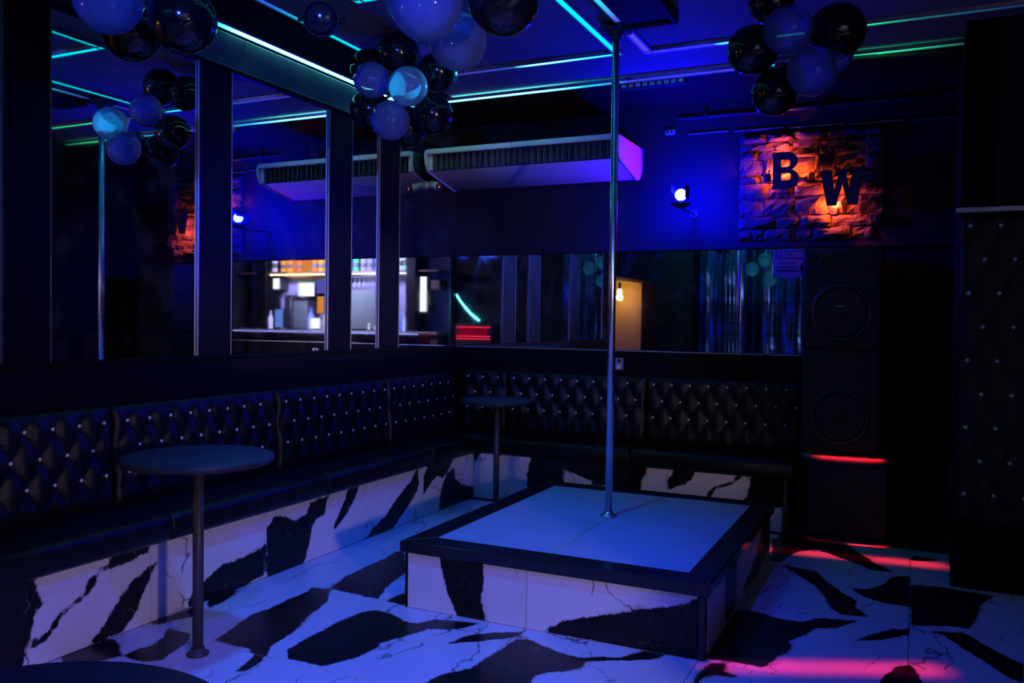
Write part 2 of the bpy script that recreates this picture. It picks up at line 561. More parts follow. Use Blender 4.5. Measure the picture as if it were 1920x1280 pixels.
# ------------------------------------------------------------------ the print of the marble slabs (plane coordinates in metres)
PRINT = {
'bench_left': [
 [[-4.371,0.381],[-4.257,0.366],[-4.091,0.362],[-4.118,0.342],[-4.096,0.279],[-4.072,0.239],[-4.11,0.229],[-4.12,0.172],[-4.142,0.113],[-4.167,0.021],[-4.258,0.025],[-4.372,0.023]],
 [[-3.766,0.36],[-3.724,0.36],[-3.669,0.363],[-3.554,0.36],[-3.567,0.329],[-3.653,0.309],[-3.716,0.305],[-3.8,0.307],[-3.826,0.304],[-3.837,0.255],[-3.884,0.214],[-3.951,0.19],[-4.009,0.158],[-4.016,0.132],[-4.072,0.093],[-4.123,0.077],[-4.136,0.129],[-4.091,0.108],[-4.065,0.124],[-4.042,0.15],[-4.022,0.172],[-3.972,0.202],[-3.895,0.227],[-3.884,0.275],[-3.837,0.307],[-3.826,0.323],[-3.77,0.325]],
 [[-3.507,0.269],[-3.554,0.212],[-3.566,0.181],[-3.612,0.112],[-3.636,0.065],[-3.692,0.012],[-3.777,0.003],[-3.873,0.003],[-3.807,0.059],[-3.746,0.125],[-3.716,0.162],[-3.652,0.218],[-3.596,0.243],[-3.562,0.259]],
 [[-3.332,0.029],[-3.285,0.074],[-3.208,0.111],[-3.107,0.153],[-3.024,0.155],[-2.937,0.157],[-2.825,0.17],[-2.779,0.199],[-2.777,0.028],[-3.001,-0.007],[-3.207,-0.008],[-3.322,-0.003]],
 [[-2.735,0.323],[-2.638,0.305],[-2.555,0.263],[-2.451,0.28],[-2.419,0.339],[-2.224,0.357],[-2.266,0.31],[-2.287,0.243],[-2.363,0.232],[-2.403,0.197],[-2.416,0.121],[-2.472,-0.004],[-2.779,-0.024],[-2.782,0.278],[-2.729,0.299]],
 [[-2.06,0.355],[-1.935,0.357],[-1.966,0.311],[-2.028,0.238],[-2.088,0.185],[-2.206,0.118],[-2.192,0.161],[-2.134,0.231],[-2.082,0.294]],
 [[-1.24,0.366],[-1.239,0.297],[-1.218,0.251],[-1.276,0.177],[-1.334,0.135],[-1.428,0.081],[-1.556,-0.005],[-1.766,0.002],[-1.914,-0.013],[-1.767,0.06],[-1.629,0.111],[-1.541,0.174],[-1.431,0.236],[-1.337,0.282],[-1.279,0.335]],
 [[-1.108,0.362],[-0.724,0.363],[-0.813,0.274],[-0.902,0.232],[-0.968,0.259],[-1.053,0.235],[-1.125,0.182],[-1.165,0.157],[-1.168,0.286]],
 [[-0.722,0.294],[-0.709,0.2],[-0.601,0.137],[-0.407,0.086],[-0.404,-0.052],[-0.94,-0.017],[-0.932,0.093],[-0.901,0.176],[-0.836,0.255]]],
'bench_back': [
 [[0.401,0.365],[0.484,0.39],[0.432,0.296],[0.413,0.223]],
 [[0.91,0.394],[1.181,0.415],[1.165,0.073],[0.871,0.044],[0.868,0.228]],
 [[1.161,0.381],[1.828,0.413],[1.797,0.291],[1.773,0.245],[1.771,0.147],[1.503,0.142],[1.502,0.198],[1.403,0.188],[1.391,0.221],[1.277,0.255],[1.168,0.291]],
 [[2.003,0.406],[2.195,0.406],[2.144,0.312],[2.092,0.265],[1.969,0.215],[1.967,0.285],[2.005,0.331]],
 [[2.484,0.395],[2.425,0.317],[2.302,0.269],[2.241,0.215],[2.252,0.18],[2.283,0.188],[2.303,0.248],[2.435,0.302],[2.495,0.365]],
 [[2.564,0.432],[2.846,0.457],[2.852,0.165],[2.479,0.167],[2.528,0.234],[2.536,0.317]]],
'stage_front': [
 [[1.498,0.31],[1.733,0.304],[1.75,0.201],[1.732,0.086],[1.756,0.019],[1.757,-0.009],[1.609,-0.005],[1.576,0.062],[1.55,0.108],[1.537,0.171],[1.516,0.218]],
 [[2.783,0.267],[2.728,0.255],[2.665,0.217],[2.573,0.195],[2.492,0.176],[2.389,0.137],[2.243,0.099],[2.149,0.069],[2.036,0.001],[2.788,-0.011]]],
'stage_right': [
 [[-2.421,0.278],[-2.137,0.269],[-2.135,0.039],[-2.218,0.024],[-2.397,0.024]],
 [[-1.405,0.203],[-1.239,0.312],[-1.042,0.273],[-1.016,0.085],[-1.55,0.014],[-1.932,0.031],[-1.913,0.077],[-1.719,0.095],[-1.512,0.152]]],
'floor': [
 [[0.353,-3.946],[0.399,-3.771],[0.442,-3.768],[0.515,-3.807],[0.605,-3.87],[0.602,-3.915],[0.565,-3.977],[0.514,-4.086]],
 [[0.522,-3.565],[0.678,-3.566],[0.721,-3.624],[0.792,-3.835],[0.746,-3.884],[0.632,-3.882],[0.605,-3.807],[0.633,-3.746],[0.607,-3.663]],
 [[0.404,-3.551],[0.422,-3.3],[0.517,-3.392],[0.494,-3.46],[0.471,-3.483],[0.463,-3.553]],
 [[0.394,-3.19],[0.398,-2.987],[0.458,-3.078],[0.488,-3.191],[0.501,-3.283],[0.492,-3.288]],
 [[0.823,-3.571],[0.739,-3.276],[0.755,-3.15],[0.743,-3.007],[0.755,-2.895],[0.727,-2.8],[0.832,-2.786],[0.931,-2.934],[0.964,-3.041],[0.987,-3.147],[1.051,-3.311],[1.069,-3.394],[1.07,-3.482],[1.158,-3.655],[1.172,-3.764],[1.13,-3.786],[1.13,-3.753],[1.093,-3.636],[1.026,-3.58],[0.941,-3.587]],
 [[0.825,-2.776],[0.768,-2.572],[0.754,-2.357],[0.758,-2.182],[0.731,-2.013],[0.784,-2.004],[1.018,-2.347],[1.042,-2.518],[1.085,-2.667],[1.141,-2.798]],
 [[1.194,-2.624],[1.318,-2.819],[1.186,-2.805]],
 [[1.181,-2.976],[1.226,-2.928],[1.348,-2.958],[1.429,-3.007],[1.489,-2.998],[1.525,-2.923],[1.604,-2.893],[1.74,-2.867],[1.712,-2.946],[1.648,-3.011],[1.578,-3.027],[1.546,-3.116],[1.503,-3.219],[1.476,-3.272],[1.493,-3.32],[1.483,-3.435],[1.438,-3.528],[1.417,-3.589],[1.234,-3.589],[1.166,-3.508],[1.157,-3.318],[1.161,-3.079]],
 [[1.734,-3.148],[1.768,-3.021],[1.859,-2.933],[1.969,-2.866],[1.972,-2.936],[1.86,-3.053],[1.781,-3.114]],
 [[1.979,-2.952],[2.03,-2.944],[2.145,-2.991],[2.242,-3.023],[2.317,-3.024],[2.367,-2.979],[2.448,-2.957],[2.524,-2.827],[2.619,-2.829],[2.577,-2.91],[2.493,-2.963],[2.336,-3.054],[2.341,-3.127],[2.308,-3.171],[2.234,-3.237],[2.206,-3.287],[2.237,-3.374],[1.851,-3.572],[1.871,-3.441],[1.946,-3.33]],
 [[2.773,-3.083],[2.798,-2.845],[2.862,-2.792],[2.869,-2.893],[2.947,-2.924],[2.834,-2.947],[2.803,-3.016],[2.805,-3.083]],
 [[2.664,-2.254],[2.809,-2.098],[2.898,-2.106],[2.966,-2.148],[3.088,-2.148],[3.138,-2.059],[3.32,-2.002],[3.288,-2.081],[3.223,-2.176],[3.152,-2.2],[3.12,-2.311],[3.063,-2.431],[3.084,-2.485],[3.075,-2.573],[3.038,-2.653],[3.017,-2.779],[2.849,-2.78],[2.791,-2.8],[2.737,-2.621],[2.704,-2.434]],
 [[2.859,-1.2],[2.964,-1.22],[3.057,-1.244],[3.115,-1.39],[3.224,-1.592],[3.303,-1.7],[3.293,-1.79],[3.351,-1.895],[3.397,-1.924],[3.242,-1.952],[3.183,-1.876],[3.156,-1.748],[3.086,-1.538],[2.972,-1.362]],
 [[3.249,-1.484],[3.331,-1.473],[3.408,-1.336],[3.453,-1.142],[3.542,-1.095],[3.544,-1.673],[3.418,-1.668],[3.321,-1.601]],
 [[2.712,-0.587],[2.826,-0.574],[2.957,-0.644],[3.008,-0.751],[2.92,-0.842],[2.866,-1.038],[2.854,-1.164],[2.782,-1.123],[2.76,-0.84]],
 [[2.993,-0.387],[3.165,-0.487],[3.247,-0.71],[3.34,-0.886],[3.469,-1.063],[3.329,-1.063],[3.252,-0.953],[3.161,-0.84],[3.074,-0.716]],
 [[3.323,-2.296],[3.379,-2.177],[3.466,-2.061],[3.546,-1.996],[3.546,-2.09],[3.436,-2.216]],
 [[3.449,-2.649],[3.501,-2.511],[3.548,-2.468],[3.582,-2.563],[3.593,-2.663],[3.44,-2.741]],
 [[3.548,-1.27],[3.7,-1.231],[3.932,-1.266],[3.855,-1.524],[3.842,-1.666],[3.8,-1.876],[3.735,-1.88],[3.55,-1.945]],
 [[3.629,-1.995],[3.775,-1.948],[3.835,-2.059],[3.913,-2.177],[3.976,-2.243],[3.952,-2.483],[3.9,-2.422],[3.821,-2.274],[3.749,-2.157],[3.695,-2.047]],
 [[3.545,-0.352],[3.653,-0.339],[3.725,-0.266],[3.723,-0.369],[3.627,-0.463],[3.545,-0.464]],
 [[3.546,-0.624],[3.648,-0.621],[3.716,-0.636],[3.625,-0.719],[3.546,-0.736]],
 [[2.734,-0.426],[2.972,-0.423],[3.173,-0.551],[3.332,-0.84],[3.294,-1.007],[3.197,-0.912],[3.017,-0.747],[2.887,-0.705],[2.766,-0.654]]]}

ZC = 3.03           # ceiling
BX, BY = 0.406, -0.406   # fronts of the bench bases
SX0, SX1, SY0, SY1, SZ = 1.32, 2.775, -2.83, -1.07, 0.323


def sdist(P, polys):
    best = np.full(len(P), -0.15)
    for poly in polys:
        A = np.array(poly)
        B = np.roll(A, -1, axis=0)
        lo, hi = A.min(0) - 0.16, A.max(0) + 0.16
        sel = np.where((P[:, 0] > lo[0]) & (P[:, 0] < hi[0]) & (P[:, 1] > lo[1]) & (P[:, 1] < hi[1]))[0]
        if not len(sel):
            continue
        Q = P[sel]
        d = np.full(len(Q), 1e9)
        ins = np.zeros(len(Q), bool)
        for a, b in zip(A, B):
            e = b - a
            w = Q - a
            t = np.clip((w @ e) / max(e @ e, 1e-12), 0, 1)
            d = np.minimum(d, np.hypot(*(w - t[:, None] * e).T))
            c = (a[1] > Q[:, 1]) != (b[1] > Q[:, 1])
            with np.errstate(divide='ignore', invalid='ignore'):
                xi = a[0] + (Q[:, 1] - a[1]) * e[0] / (e[1] if abs(e[1]) > 1e-12 else 1e-12)
            ins ^= c & (Q[:, 0] < xi)
        best[sel] = np.maximum(best[sel], np.where(ins, d, -d))
    return np.clip(best, -0.15, 0.15)


def tile(name, parent, polys, fn, normal, u0, u1, v0, v1, step=0.022, gap=0.0015, thick=0.008, material='marble'):
    """one stone tile: a slab whose face carries its own print; fn(u, v, depth) -> xyz"""
    u0, u1, v0, v1 = u0 + gap, u1 - gap, v0 + gap, v1 - gap
    nu, nv = max(1, int((u1 - u0) / step)), max(1, int((v1 - v0) / step))
    U, V = np.meshgrid(np.linspace(u0, u1, nu + 1), np.linspace(v0, v1, nv + 1))
    uv = np.stack([U.ravel(), V.ravel()], 1)
    vs = [fn(u, v, 0.0) for u, v in uv]
    idx = lambda i, j: j * (nu + 1) + i
    fs = [(idx(i, j), idx(i + 1, j), idx(i + 1, j + 1), idx(i, j + 1)) for j in range(nv) for i in range(nu)]
    a, b, c = (Vector(vs[k]) for k in fs[0][:3])
    if (b - a).cross(c - a).dot(Vector(normal)) < 0:
        fs = [tuple(reversed(f)) for f in fs]
    n = len(vs)
    rim = [idx(i, 0) for i in range(nu)] + [idx(nu, j) for j in range(nv)] + [idx(i, nv) for i in range(nu, 0, -1)] + \
          [idx(0, j) for j in range(nv, 0, -1)]
    cs = [(u0, v0), (u1, v0), (u1, v1), (u0, v1)]
    vs += [fn(u, v, -thick) for u, v in cs]
    corner = [idx(0, 0), idx(nu, 0), idx(nu, nv), idx(0, nv)]
    for k in range(4):
        i0, i1 = rim.index(corner[k]), rim.index(corner[(k + 1) % 4])
        seg = rim[i0:(i1 if i1 > i0 else len(rim))] + [corner[(k + 1) % 4]]
        fs.append(tuple(seg + [n + (k + 1) % 4, n + k]))
    me = bpy.data.meshes.new(name)
    me.from_pydata(vs, [], fs)
    at = me.attributes.new('dark', 'FLOAT', 'POINT')
    sd = np.concatenate([sdist(uv, polys), np.full(4, -0.05)])
    at.data.foreach_set('value', sd.astype(np.float32))
    me.update()
    return put(name, me, material, parent)


# ------------------------------------------------------------------ floor
floor = struct('floor', MB().box(-1.2, 10.6, -8.9, 0.1, -0.12, -0.008), 'grout')
TX, TY = 0.79, 0.785
xs = [0.38 + TX * k for k in range(-2, 13)]
ys = [-2.83 + TY * k for k in range(-8, 4)]
plain = None
for i in range(len(xs) - 1):
    for j in range(len(ys) - 1):
        x0, x1, y0, y1 = xs[i], xs[i + 1], ys[j], min(ys[j + 1], 0.0)
        if x1 <= 0.39 and j > 5 or x1 < 0 or y0 >= 0:
            continue
        if 0.3 < x0 < 4.0 and y0 > -4.5:
            if x0 > SX0 and x1 < SX1 and y0 > SY0 and y1 < SY1:
                continue
            tile('tile', floor, PRINT['floor'], lambda u, v, d: (u, v, d), (0, 0, 1), x0, x1, y0, y1)
        else:
            if plain is None:
                q = MB().bbox(-TX / 2 + 0.0015, TX / 2 - 0.0015, -TY / 2 + 0.0015, TY / 2 - 0.0015, -0.008, 0, 0.001)
                plain = q.mesh('tile')
                fix_normals(plain)
                plain.materials.append(MT['marble_plain'])
            link_copy(plain, 'tile', floor, ((x0 + x1) / 2, (ys[j] + ys[j + 1]) / 2, 0))

# ------------------------------------------------------------------ walls and ceiling
wl = MB().box(-0.25, -0.012, -4.2, 0.25, 0, ZC)
wall_left = struct('wall_left', wl, 'black_wall')
struct('wall_left_far', MB().box(-0.25, 0.0, -8.9, -6.25, 0, ZC).box(-0.25, 0.0, -6.25, -4.2, 2.0, ZC), 'black_wall')
wall_back = struct('wall_back', MB().box(-0.012, 3.9, 0.012, 0.25, 0, ZC), 'black_wall')
put('upper_panel', MB().box(0.0, 3.75, -0.012, 0.012, 1.945, ZC), 'back_wall', wall_back)
put('lower_panel', MB().box(0.0, 3.75, -0.012, 0.012, 0.0, 1.183), 'black_panel', wall_back)
struct('wall_right', MB().box(3.75, 3.9, -1.17, 0.012, 0, ZC).box(3.75, 10.4, -1.17, -1.0, 0, ZC).box(10.3, 10.5, -8.9, -1.0, 0, ZC), 'black_wall')
struct('wall_front', MB().box(-0.25, 10.5, -8.95, -8.75, 0, ZC), 'black_wall')
ceiling = struct('ceiling', MB().box(-0.25, 10.5, -8.95, 0.25, ZC, ZC + 0.15), 'ceiling')
put('border_board', MB().box(-0.01, 3.75, -0.86, 0.012, ZC - 0.012, ZC), 'ceiling_dark', ceiling)
put('border_board', MB().box(-0.01, 0.44, -4.6, -0.86, ZC - 0.012, ZC), 'ceiling_dark', ceiling)

# warm lit alcove in the left wall, seen only in the mirrors
MT['warm_wall'] = mat('ochre painted wall', (0.75, 0.55, 0.22), 0.8, scale=6)
struct('alcove_walls', MB().box(-1.1, -0.95, -6.4, -4.1, 0, 2.1).box(-1.1, -0.25, -6.4, -6.25, 0, 2.1).box(-1.1, -0.25, -4.2, -4.1, 0, 2.1)
       .box(-1.1, -0.25, -6.4, -4.1, 2.0, 2.1), 'warm_wall')

# left wall: mirrors, black boards, chrome trims, fascia
ZB, ZT = 1.186, 1.942
boards = [(-4.2, -3.76), (-2.88, -2.64), (-1.75, -1.50), (-1.16, -0.90)]
for a, b in boards:
    pb = put('board', MB().bbox(-0.012, 0.006, a, b, ZB, 2.80, 0.003), 'black_panel', wall_left)
for a in (-3.985, -2.885, -1.755, -1.165):
    put('chrome_trim', MB().bbox(-0.004, 0.014, a - 0.007, a + 0.007, ZB, 2.80, 0.003), 'dark_chrome', wall_left)
for a in (-3.755, -2.635, -1.495, -0.895):
    put('edge_bead', MB().bbox(-0.004, 0.010, a - 0.004, a + 0.004, ZB, 2.80, 0.002), 'dark_chrome', wall_left)
put('fascia_board', MB().bbox(-0.012, 0.022, -4.6, -2.55, 2.80, ZC - 0.04, 0.004), 'fascia', wall_left)
put('fascia_board', MB().bbox(-0.012, 0.022, -2.548, -1.35, 2.80, ZC - 0.04, 0.004), 'fascia', wall_left)
put('fascia_board', MB().bbox(-0.012, 0.022, -1.348, -0.0, 2.80, ZC - 0.04, 0.004), 'fascia', wall_left)
put('fascia_lip', MB().bbox(-0.012, 0.034, -4.6, 0.0, 2.785, 2.803, 0.004), 'black_panel', wall_left)
put('ledge', MB().bbox(-0.012, 0.020, -4.2, 0.0, ZB - 0.018, ZB, 0.003), 'black_panel', wall_left)
put('lower_panel', MB().box(-0.012, 0.0, -4.2, -2.62, 0.0, ZB - 0.018), 'black_panel', wall_left)
put('lower_panel', MB().box(-0.012, 0.0, -2.615, -0.012, 0.0, ZB - 0.018), 'black_panel', wall_left)
for (a, b, lab) in ((-3.752, -2.892, 'tall wall mirror reflecting the balloons and the chrome pole'),
                    (-2.632, -1.762, 'tall wall mirror reflecting the air conditioner and the lit bar'),
                    (-1.492, -1.172, 'narrow wall mirror strip reflecting the hanging wine glasses'),
                    (-0.892, -0.002, 'wall mirror in the room corner beside the back mirror')):
    tag(put('wall_mirror', MB().bbox(-0.012, 0.0, a, b, ZB, 2.80, 0.002), 'mirror'), lab, 'mirror', 'mirrors on the left wall')
tag(put('wall_mirror', MB().bbox(0.002, 3.30, 0.0, 0.012, ZB, ZT, 0.002), 'mirror'),
    'long low mirror on the back wall above the tufted bench', 'mirror')
put('mirror_edge', MB().bbox(0.0, 3.30, -0.016, -0.002, ZT, ZT + 0.010, 0.003), 'black_panel', wall_back)
put('mirror_edge', MB().bbox(0.0, 3.30, -0.016, -0.002, ZB - 0.010, ZB, 0.003), 'alu', wall_back)


# ------------------------------------------------------------------ led strips
def led(label, p0, p1, cols, w=0.034, h=0.014, down=(0, 0, -1), out=0.0):
    p0, p1, down = Vector(p0), Vector(p1), Vector(down)
    d = (p1 - p0).normalized()
    side = d.cross(down).normalized()
    t = thing('led_strip', (p0 + p1) / 2, label, 'light strip', 'coloured led strips under the ceiling')
    mb = MB()
    for s in (-1, 1):
        c = [p0 + side * s * (w / 2 + 0.006) + down * 0.0, p1 + side * s * (w / 2 + 0.006)]
        vs = []
        for q in c:
            for a in (-0.006, 0.006):
                for b in (0.0, h + 0.006):
                    vs.append(tuple(q + side * a + down * b))
        mb.add(vs, [(0, 1, 3, 2), (4, 6, 7, 5), (0, 4, 5, 1), (2, 3, 7, 6), (0, 2, 6, 4), (1, 5, 7, 3)])
    put('channel', mb, 'alu', t)
    n = max(8, int((p1 - p0).length / 0.05))
    vs, fs, cl = [], [], []
    for k in range(n + 1):
        u = k / n
        for (ta, ca), (tb, cb) in zip(cols, cols[1:]):
            if ta <= u <= tb + 1e-9:
                f = (u - ta) / max(tb - ta, 1e-6)
                c = [ca[i] + (cb[i] - ca[i]) * f for i in range(3)]
                break
        q = p0.lerp(p1, u)
        for a, b in ((-w / 2, 0.002), (-w / 2, h), (w / 2, h), (w / 2, 0.002)):
            vs.append(tuple(q + side * a + down * b))
            cl.append((*c, 1.0))
    for k in range(n):
        for m_ in range(4):
            a, b = k * 4 + m_, k * 4 + (m_ + 1) % 4
            fs.append((a, b, b + 4, a + 4))
    fs += [(3, 2, 1, 0), (n * 4, n * 4 + 1, n * 4 + 2, n * 4 + 3)]
    me = bpy.data.meshes.new('diffuser')
    me.from_pydata(vs, [], fs)
    ca = me.color_attributes.new('col', 'FLOAT_COLOR', 'POINT')
    ca.data.foreach_set('color', np.array(cl, dtype=np.float32).ravel())
    put('diffuser', me, 'led', t)
    return t


WC = (0.26, 1.6, 1.7)
CY = (0.0, 0.32, 0.40)
TL = (0.0, 0.20, 0.20)
VI = (0.020, 0.016, 0.19)
BL = (0.005, 0.035, 0.20)
GR = (0.01, 0.30, 0.12)
DK = (0.002, 0.012, 0.02)
led('white cyan led strip along the top of the mirrored left wall', (0.035, -4.6, ZC), (0.035, -0.90, ZC),
    [(0, VI), (0.42, VI), (0.50, CY), (0.54, WC), (1, WC)], w=0.05)
led('long led strip across the ceiling in front of the air conditioner', (0.02, -0.875, ZC - 0.012), (4.4, -0.875, ZC - 0.012),
    [(0, WC), (0.25, WC), (0.33, CY), (0.40, VI), (0.55, VI), (0.64, TL), (0.74, GR), (0.86, DK), (1, DK)], w=0.045)
led('blue to teal led strip on the left edge of the ceiling frame', (0.49, -4.3, ZC), (0.49, -1.42, ZC), [(0, BL), (0.5, BL), (0.62, TL), (1, CY)])
led('led strip on the far edge of the ceiling frame, ending at the pole', (0.47, -1.415, ZC), (1.905, -1.415, ZC),
    [(0, VI), (0.35, VI), (0.5, BL), (0.62, WC), (0.85, (0.03, 0.6, 0.65)), (1, CY)])
led('cyan led strip running to the left of the pole top', (1.885, -4.3, ZC), (1.885, -1.40, ZC), [(0, CY), (1, CY)])
led('violet to cyan led strip running to the right of the pole top', (2.06, -4.3, ZC), (2.06, -1.36, ZC), [(0, CY), (0.62, CY), (0.8, VI), (1, VI)])
led('violet and green led strip running right from the pole', (2.045, -1.37, ZC), (4.4, -1.37, ZC),
    [(0, VI), (0.17, VI), (0.20, (0.06, 0.75, 0.45)), (0.35, GR), (0.50, GR), (0.62, (0.005, 0.05, 0.06)), (0.8, (0.004, 0.012, 0.05)), (1, DK)])
led('cyan led strip of the inner ceiling frame, seen in the mirror', (0.94, -4.3, ZC), (0.94, -2.72, ZC), [(0, TL), (1, TL)])
led('bright cyan led strip of the inner frame end, seen in the mirror', (0.925, -2.735, ZC), (1.84, -2.735, ZC), [(0, (0, 0.35, 0.42)), (1, (0, 0.3, 0.4))])

# ------------------------------------------------------------------ blue spotlight on the back wall
lp = Vector((2.03, -0.42, 2.30))
t = thing('blue_spotlight', (2.03, -0.05, 2.30), 'small round lamp glowing intense blue on the back wall', 'lamp')
put('wall_arm', MB().tube([(2.03, -0.012, 2.215), (2.03, -0.25, 2.205), (2.03, -0.42, 2.212)], 0.007), 'black_metal', t)
put('wall_plate', MB().lathe([(0.03, 0.0), (0.03, 0.012)], 16, c=(2.03, -0.012, 2.215), axis='y'), 'black_metal', t)
put('cup', MB().lathe([(0.0, -0.092), (0.03, -0.090), (0.072, -0.066), (0.074, -0.062), (0.03, -0.078), (0.0, -0.080)], 28, c=lp), 'black_metal', t)  # added below the globe to keep its light off floor and stage
put('added_shade_plate', MB().box(1.978, 1.981, -0.50, -0.372, 2.309, 2.362), 'ceiling_dark', t)  # plate added to keep blue light off the air conditioner
put('added_shade_plate', MB().box(2.079, 2.082, -0.495, -0.395, 2.27, 2.362), 'ceiling_dark', t)  # plate added to cut blue light towards stones and letters
put('socket', MB().lathe([(0.014, -0.085), (0.014, -0.036)], 14, c=lp), 'black_metal', t)
MT['lamp_core'] = glow('blue lamp globe', (0.00045, 0.0010, 1.0), 2500.0)
put('globe', MB().lathe([(0.042 * math.sin(math.pi * k / 10), -0.042 * math.cos(math.pi * k / 10)) for k in range(11)], 18, c=lp), 'lamp_core', t)


# ------------------------------------------------------------------ stage with pole
st = thing('stage', (2.05, -1.95, 0), 'low square dance stage of marble tiles with a black granite rim', 'stage')
core = put('core', MB().box(SX0 + 0.012, SX1 - 0.012, SY0 + 0.012, SY1 - 0.012, 0, 0.268), 'grout', st)
zt_ = 0.272
tile('tile', st, PRINT['stage_front'], lambda u, v, d: (u, SY0 - d, v), (0, -1, 0), SX0 + 0.004, 1.965, 0.001, zt_)
tile('tile', st, PRINT['stage_front'], lambda u, v, d: (u, SY0 - d, v), (0, -1, 0), 1.965, SX1 - 0.03, 0.001, zt_)
for a, b in ((SY0 + 0.03, -2.05), (-2.05, -1.27), (-1.27, SY1)):
    tile('tile', st, PRINT['stage_right'], lambda u, v, d: (SX1 + d, u, v), (1, 0, 0), a, b, 0.001, zt_)
for a, b in ((SY0, -2.05), (-2.05, -1.27), (-1.27, SY1)):
    tile('tile', st, [], lambda u, v, d: (SX0 - d, u, v), (-1, 0, 0), a, b, 0.001, zt_, step=0.2)
put('corner_trim', MB().bbox(SX1 - 0.03, SX1 + 0.004, SY0 - 0.004, SY0 + 0.03, 0.0, zt_, 0.006), 'granite', st)
put('corner_trim', MB().bbox(SX0 - 0.004, SX0 + 0.012, SY0 - 0.004, SY0 + 0.012, 0.0, zt_, 0.004), 'black_panel', st)
ix0, ix1, iy0, iy1 = 1.42, 2.675, -2.705, -1.185
ox0, ox1, oy0, oy1 = SX0 - 0.025, SX1 + 0.022, SY0 - 0.022, SY1 + 0.02
z0, z1 = 0.272, SZ + 0.003


def rim(poly):
    return MB().prism(poly, lambda u, v, w_: (u, v, w_), z0, z1)


for poly in ([(ox0, oy0), (ox1, oy0), (ix1, iy0), (ix0, iy0)], [(ox1, oy0), (ox1, oy1), (ix1, iy1), (ix1, iy0)],
             [(ox1, oy1), (ox0, oy1), (ix0, iy1), (ix1, iy1)], [(ox0, oy1), (ox0, oy0), (ix0, iy0), (ix0, iy1)]):
    o = put('granite_rim', rim(poly), 'granite', st)
    md = o.modifiers.new('bevel', 'BEVEL')
    md.width = 0.006
    md.segments = 2
    md.limit_method = 'ANGLE'
mx_, my_ = 2.035, -1.955
for (a, b, c, d) in ((ix0, mx_, iy0, my_), (mx_, ix1, iy0, my_), (ix0, mx_, my_, iy1), (mx_, ix1, my_, iy1)):
    put('top_tile', MB().bbox(a + 0.001, b - 0.001, c + 0.001, d - 0.001, 0.272, SZ, 0.0015), 'stage_top', st)

PX, PY = 2.022, -1.858
po = thing('dance_pole', (PX, PY, SZ), 'chrome dance pole standing on the stage up to the ceiling', 'pole')
put('tube', MB().lathe([(0.0205, SZ + 0.004), (0.0205, ZC - 0.05)], 28, c=(PX, PY, 0)), 'chrome', po)
put('base_flange', MB().lathe([(0.046, SZ), (0.046, SZ + 0.008), (0.040, SZ + 0.013), (0.026, SZ + 0.015), (0.026, SZ + 0.028), (0.021, SZ + 0.030)], 28, c=(PX, PY, 0)), 'chrome', po)
put('top_flange', MB().lathe([(0.021, ZC - 0.09), (0.028, ZC - 0.085), (0.028, ZC - 0.06), (0.05, ZC - 0.055), (0.05, ZC - 0.045)], 24, c=(PX, PY, 0)), 'black_metal', po)
put('ceiling_plate', MB().bbox(PX - 0.07, PX + 0.07, PY - 0.07, PY + 0.07, ZC - 0.045, ZC, 0.006), 'black_metal', po)
t = thing('ceiling_box', (2.22, -2.2, ZC), 'black square box fixed to the ceiling beside the pole top', 'ceiling box')
put('body', MB().bbox(2.10, 2.37, -2.55, -1.93, ZC - 0.055, ZC, 0.008), 'ceiling_dark', t)
put('frame', MB().bbox(2.085, 2.385, -1.955, -1.925, ZC - 0.07, ZC, 0.004).bbox(2.355, 2.385, -2.55, -1.955, ZC - 0.07, ZC, 0.004), 'ceiling_dark', t)


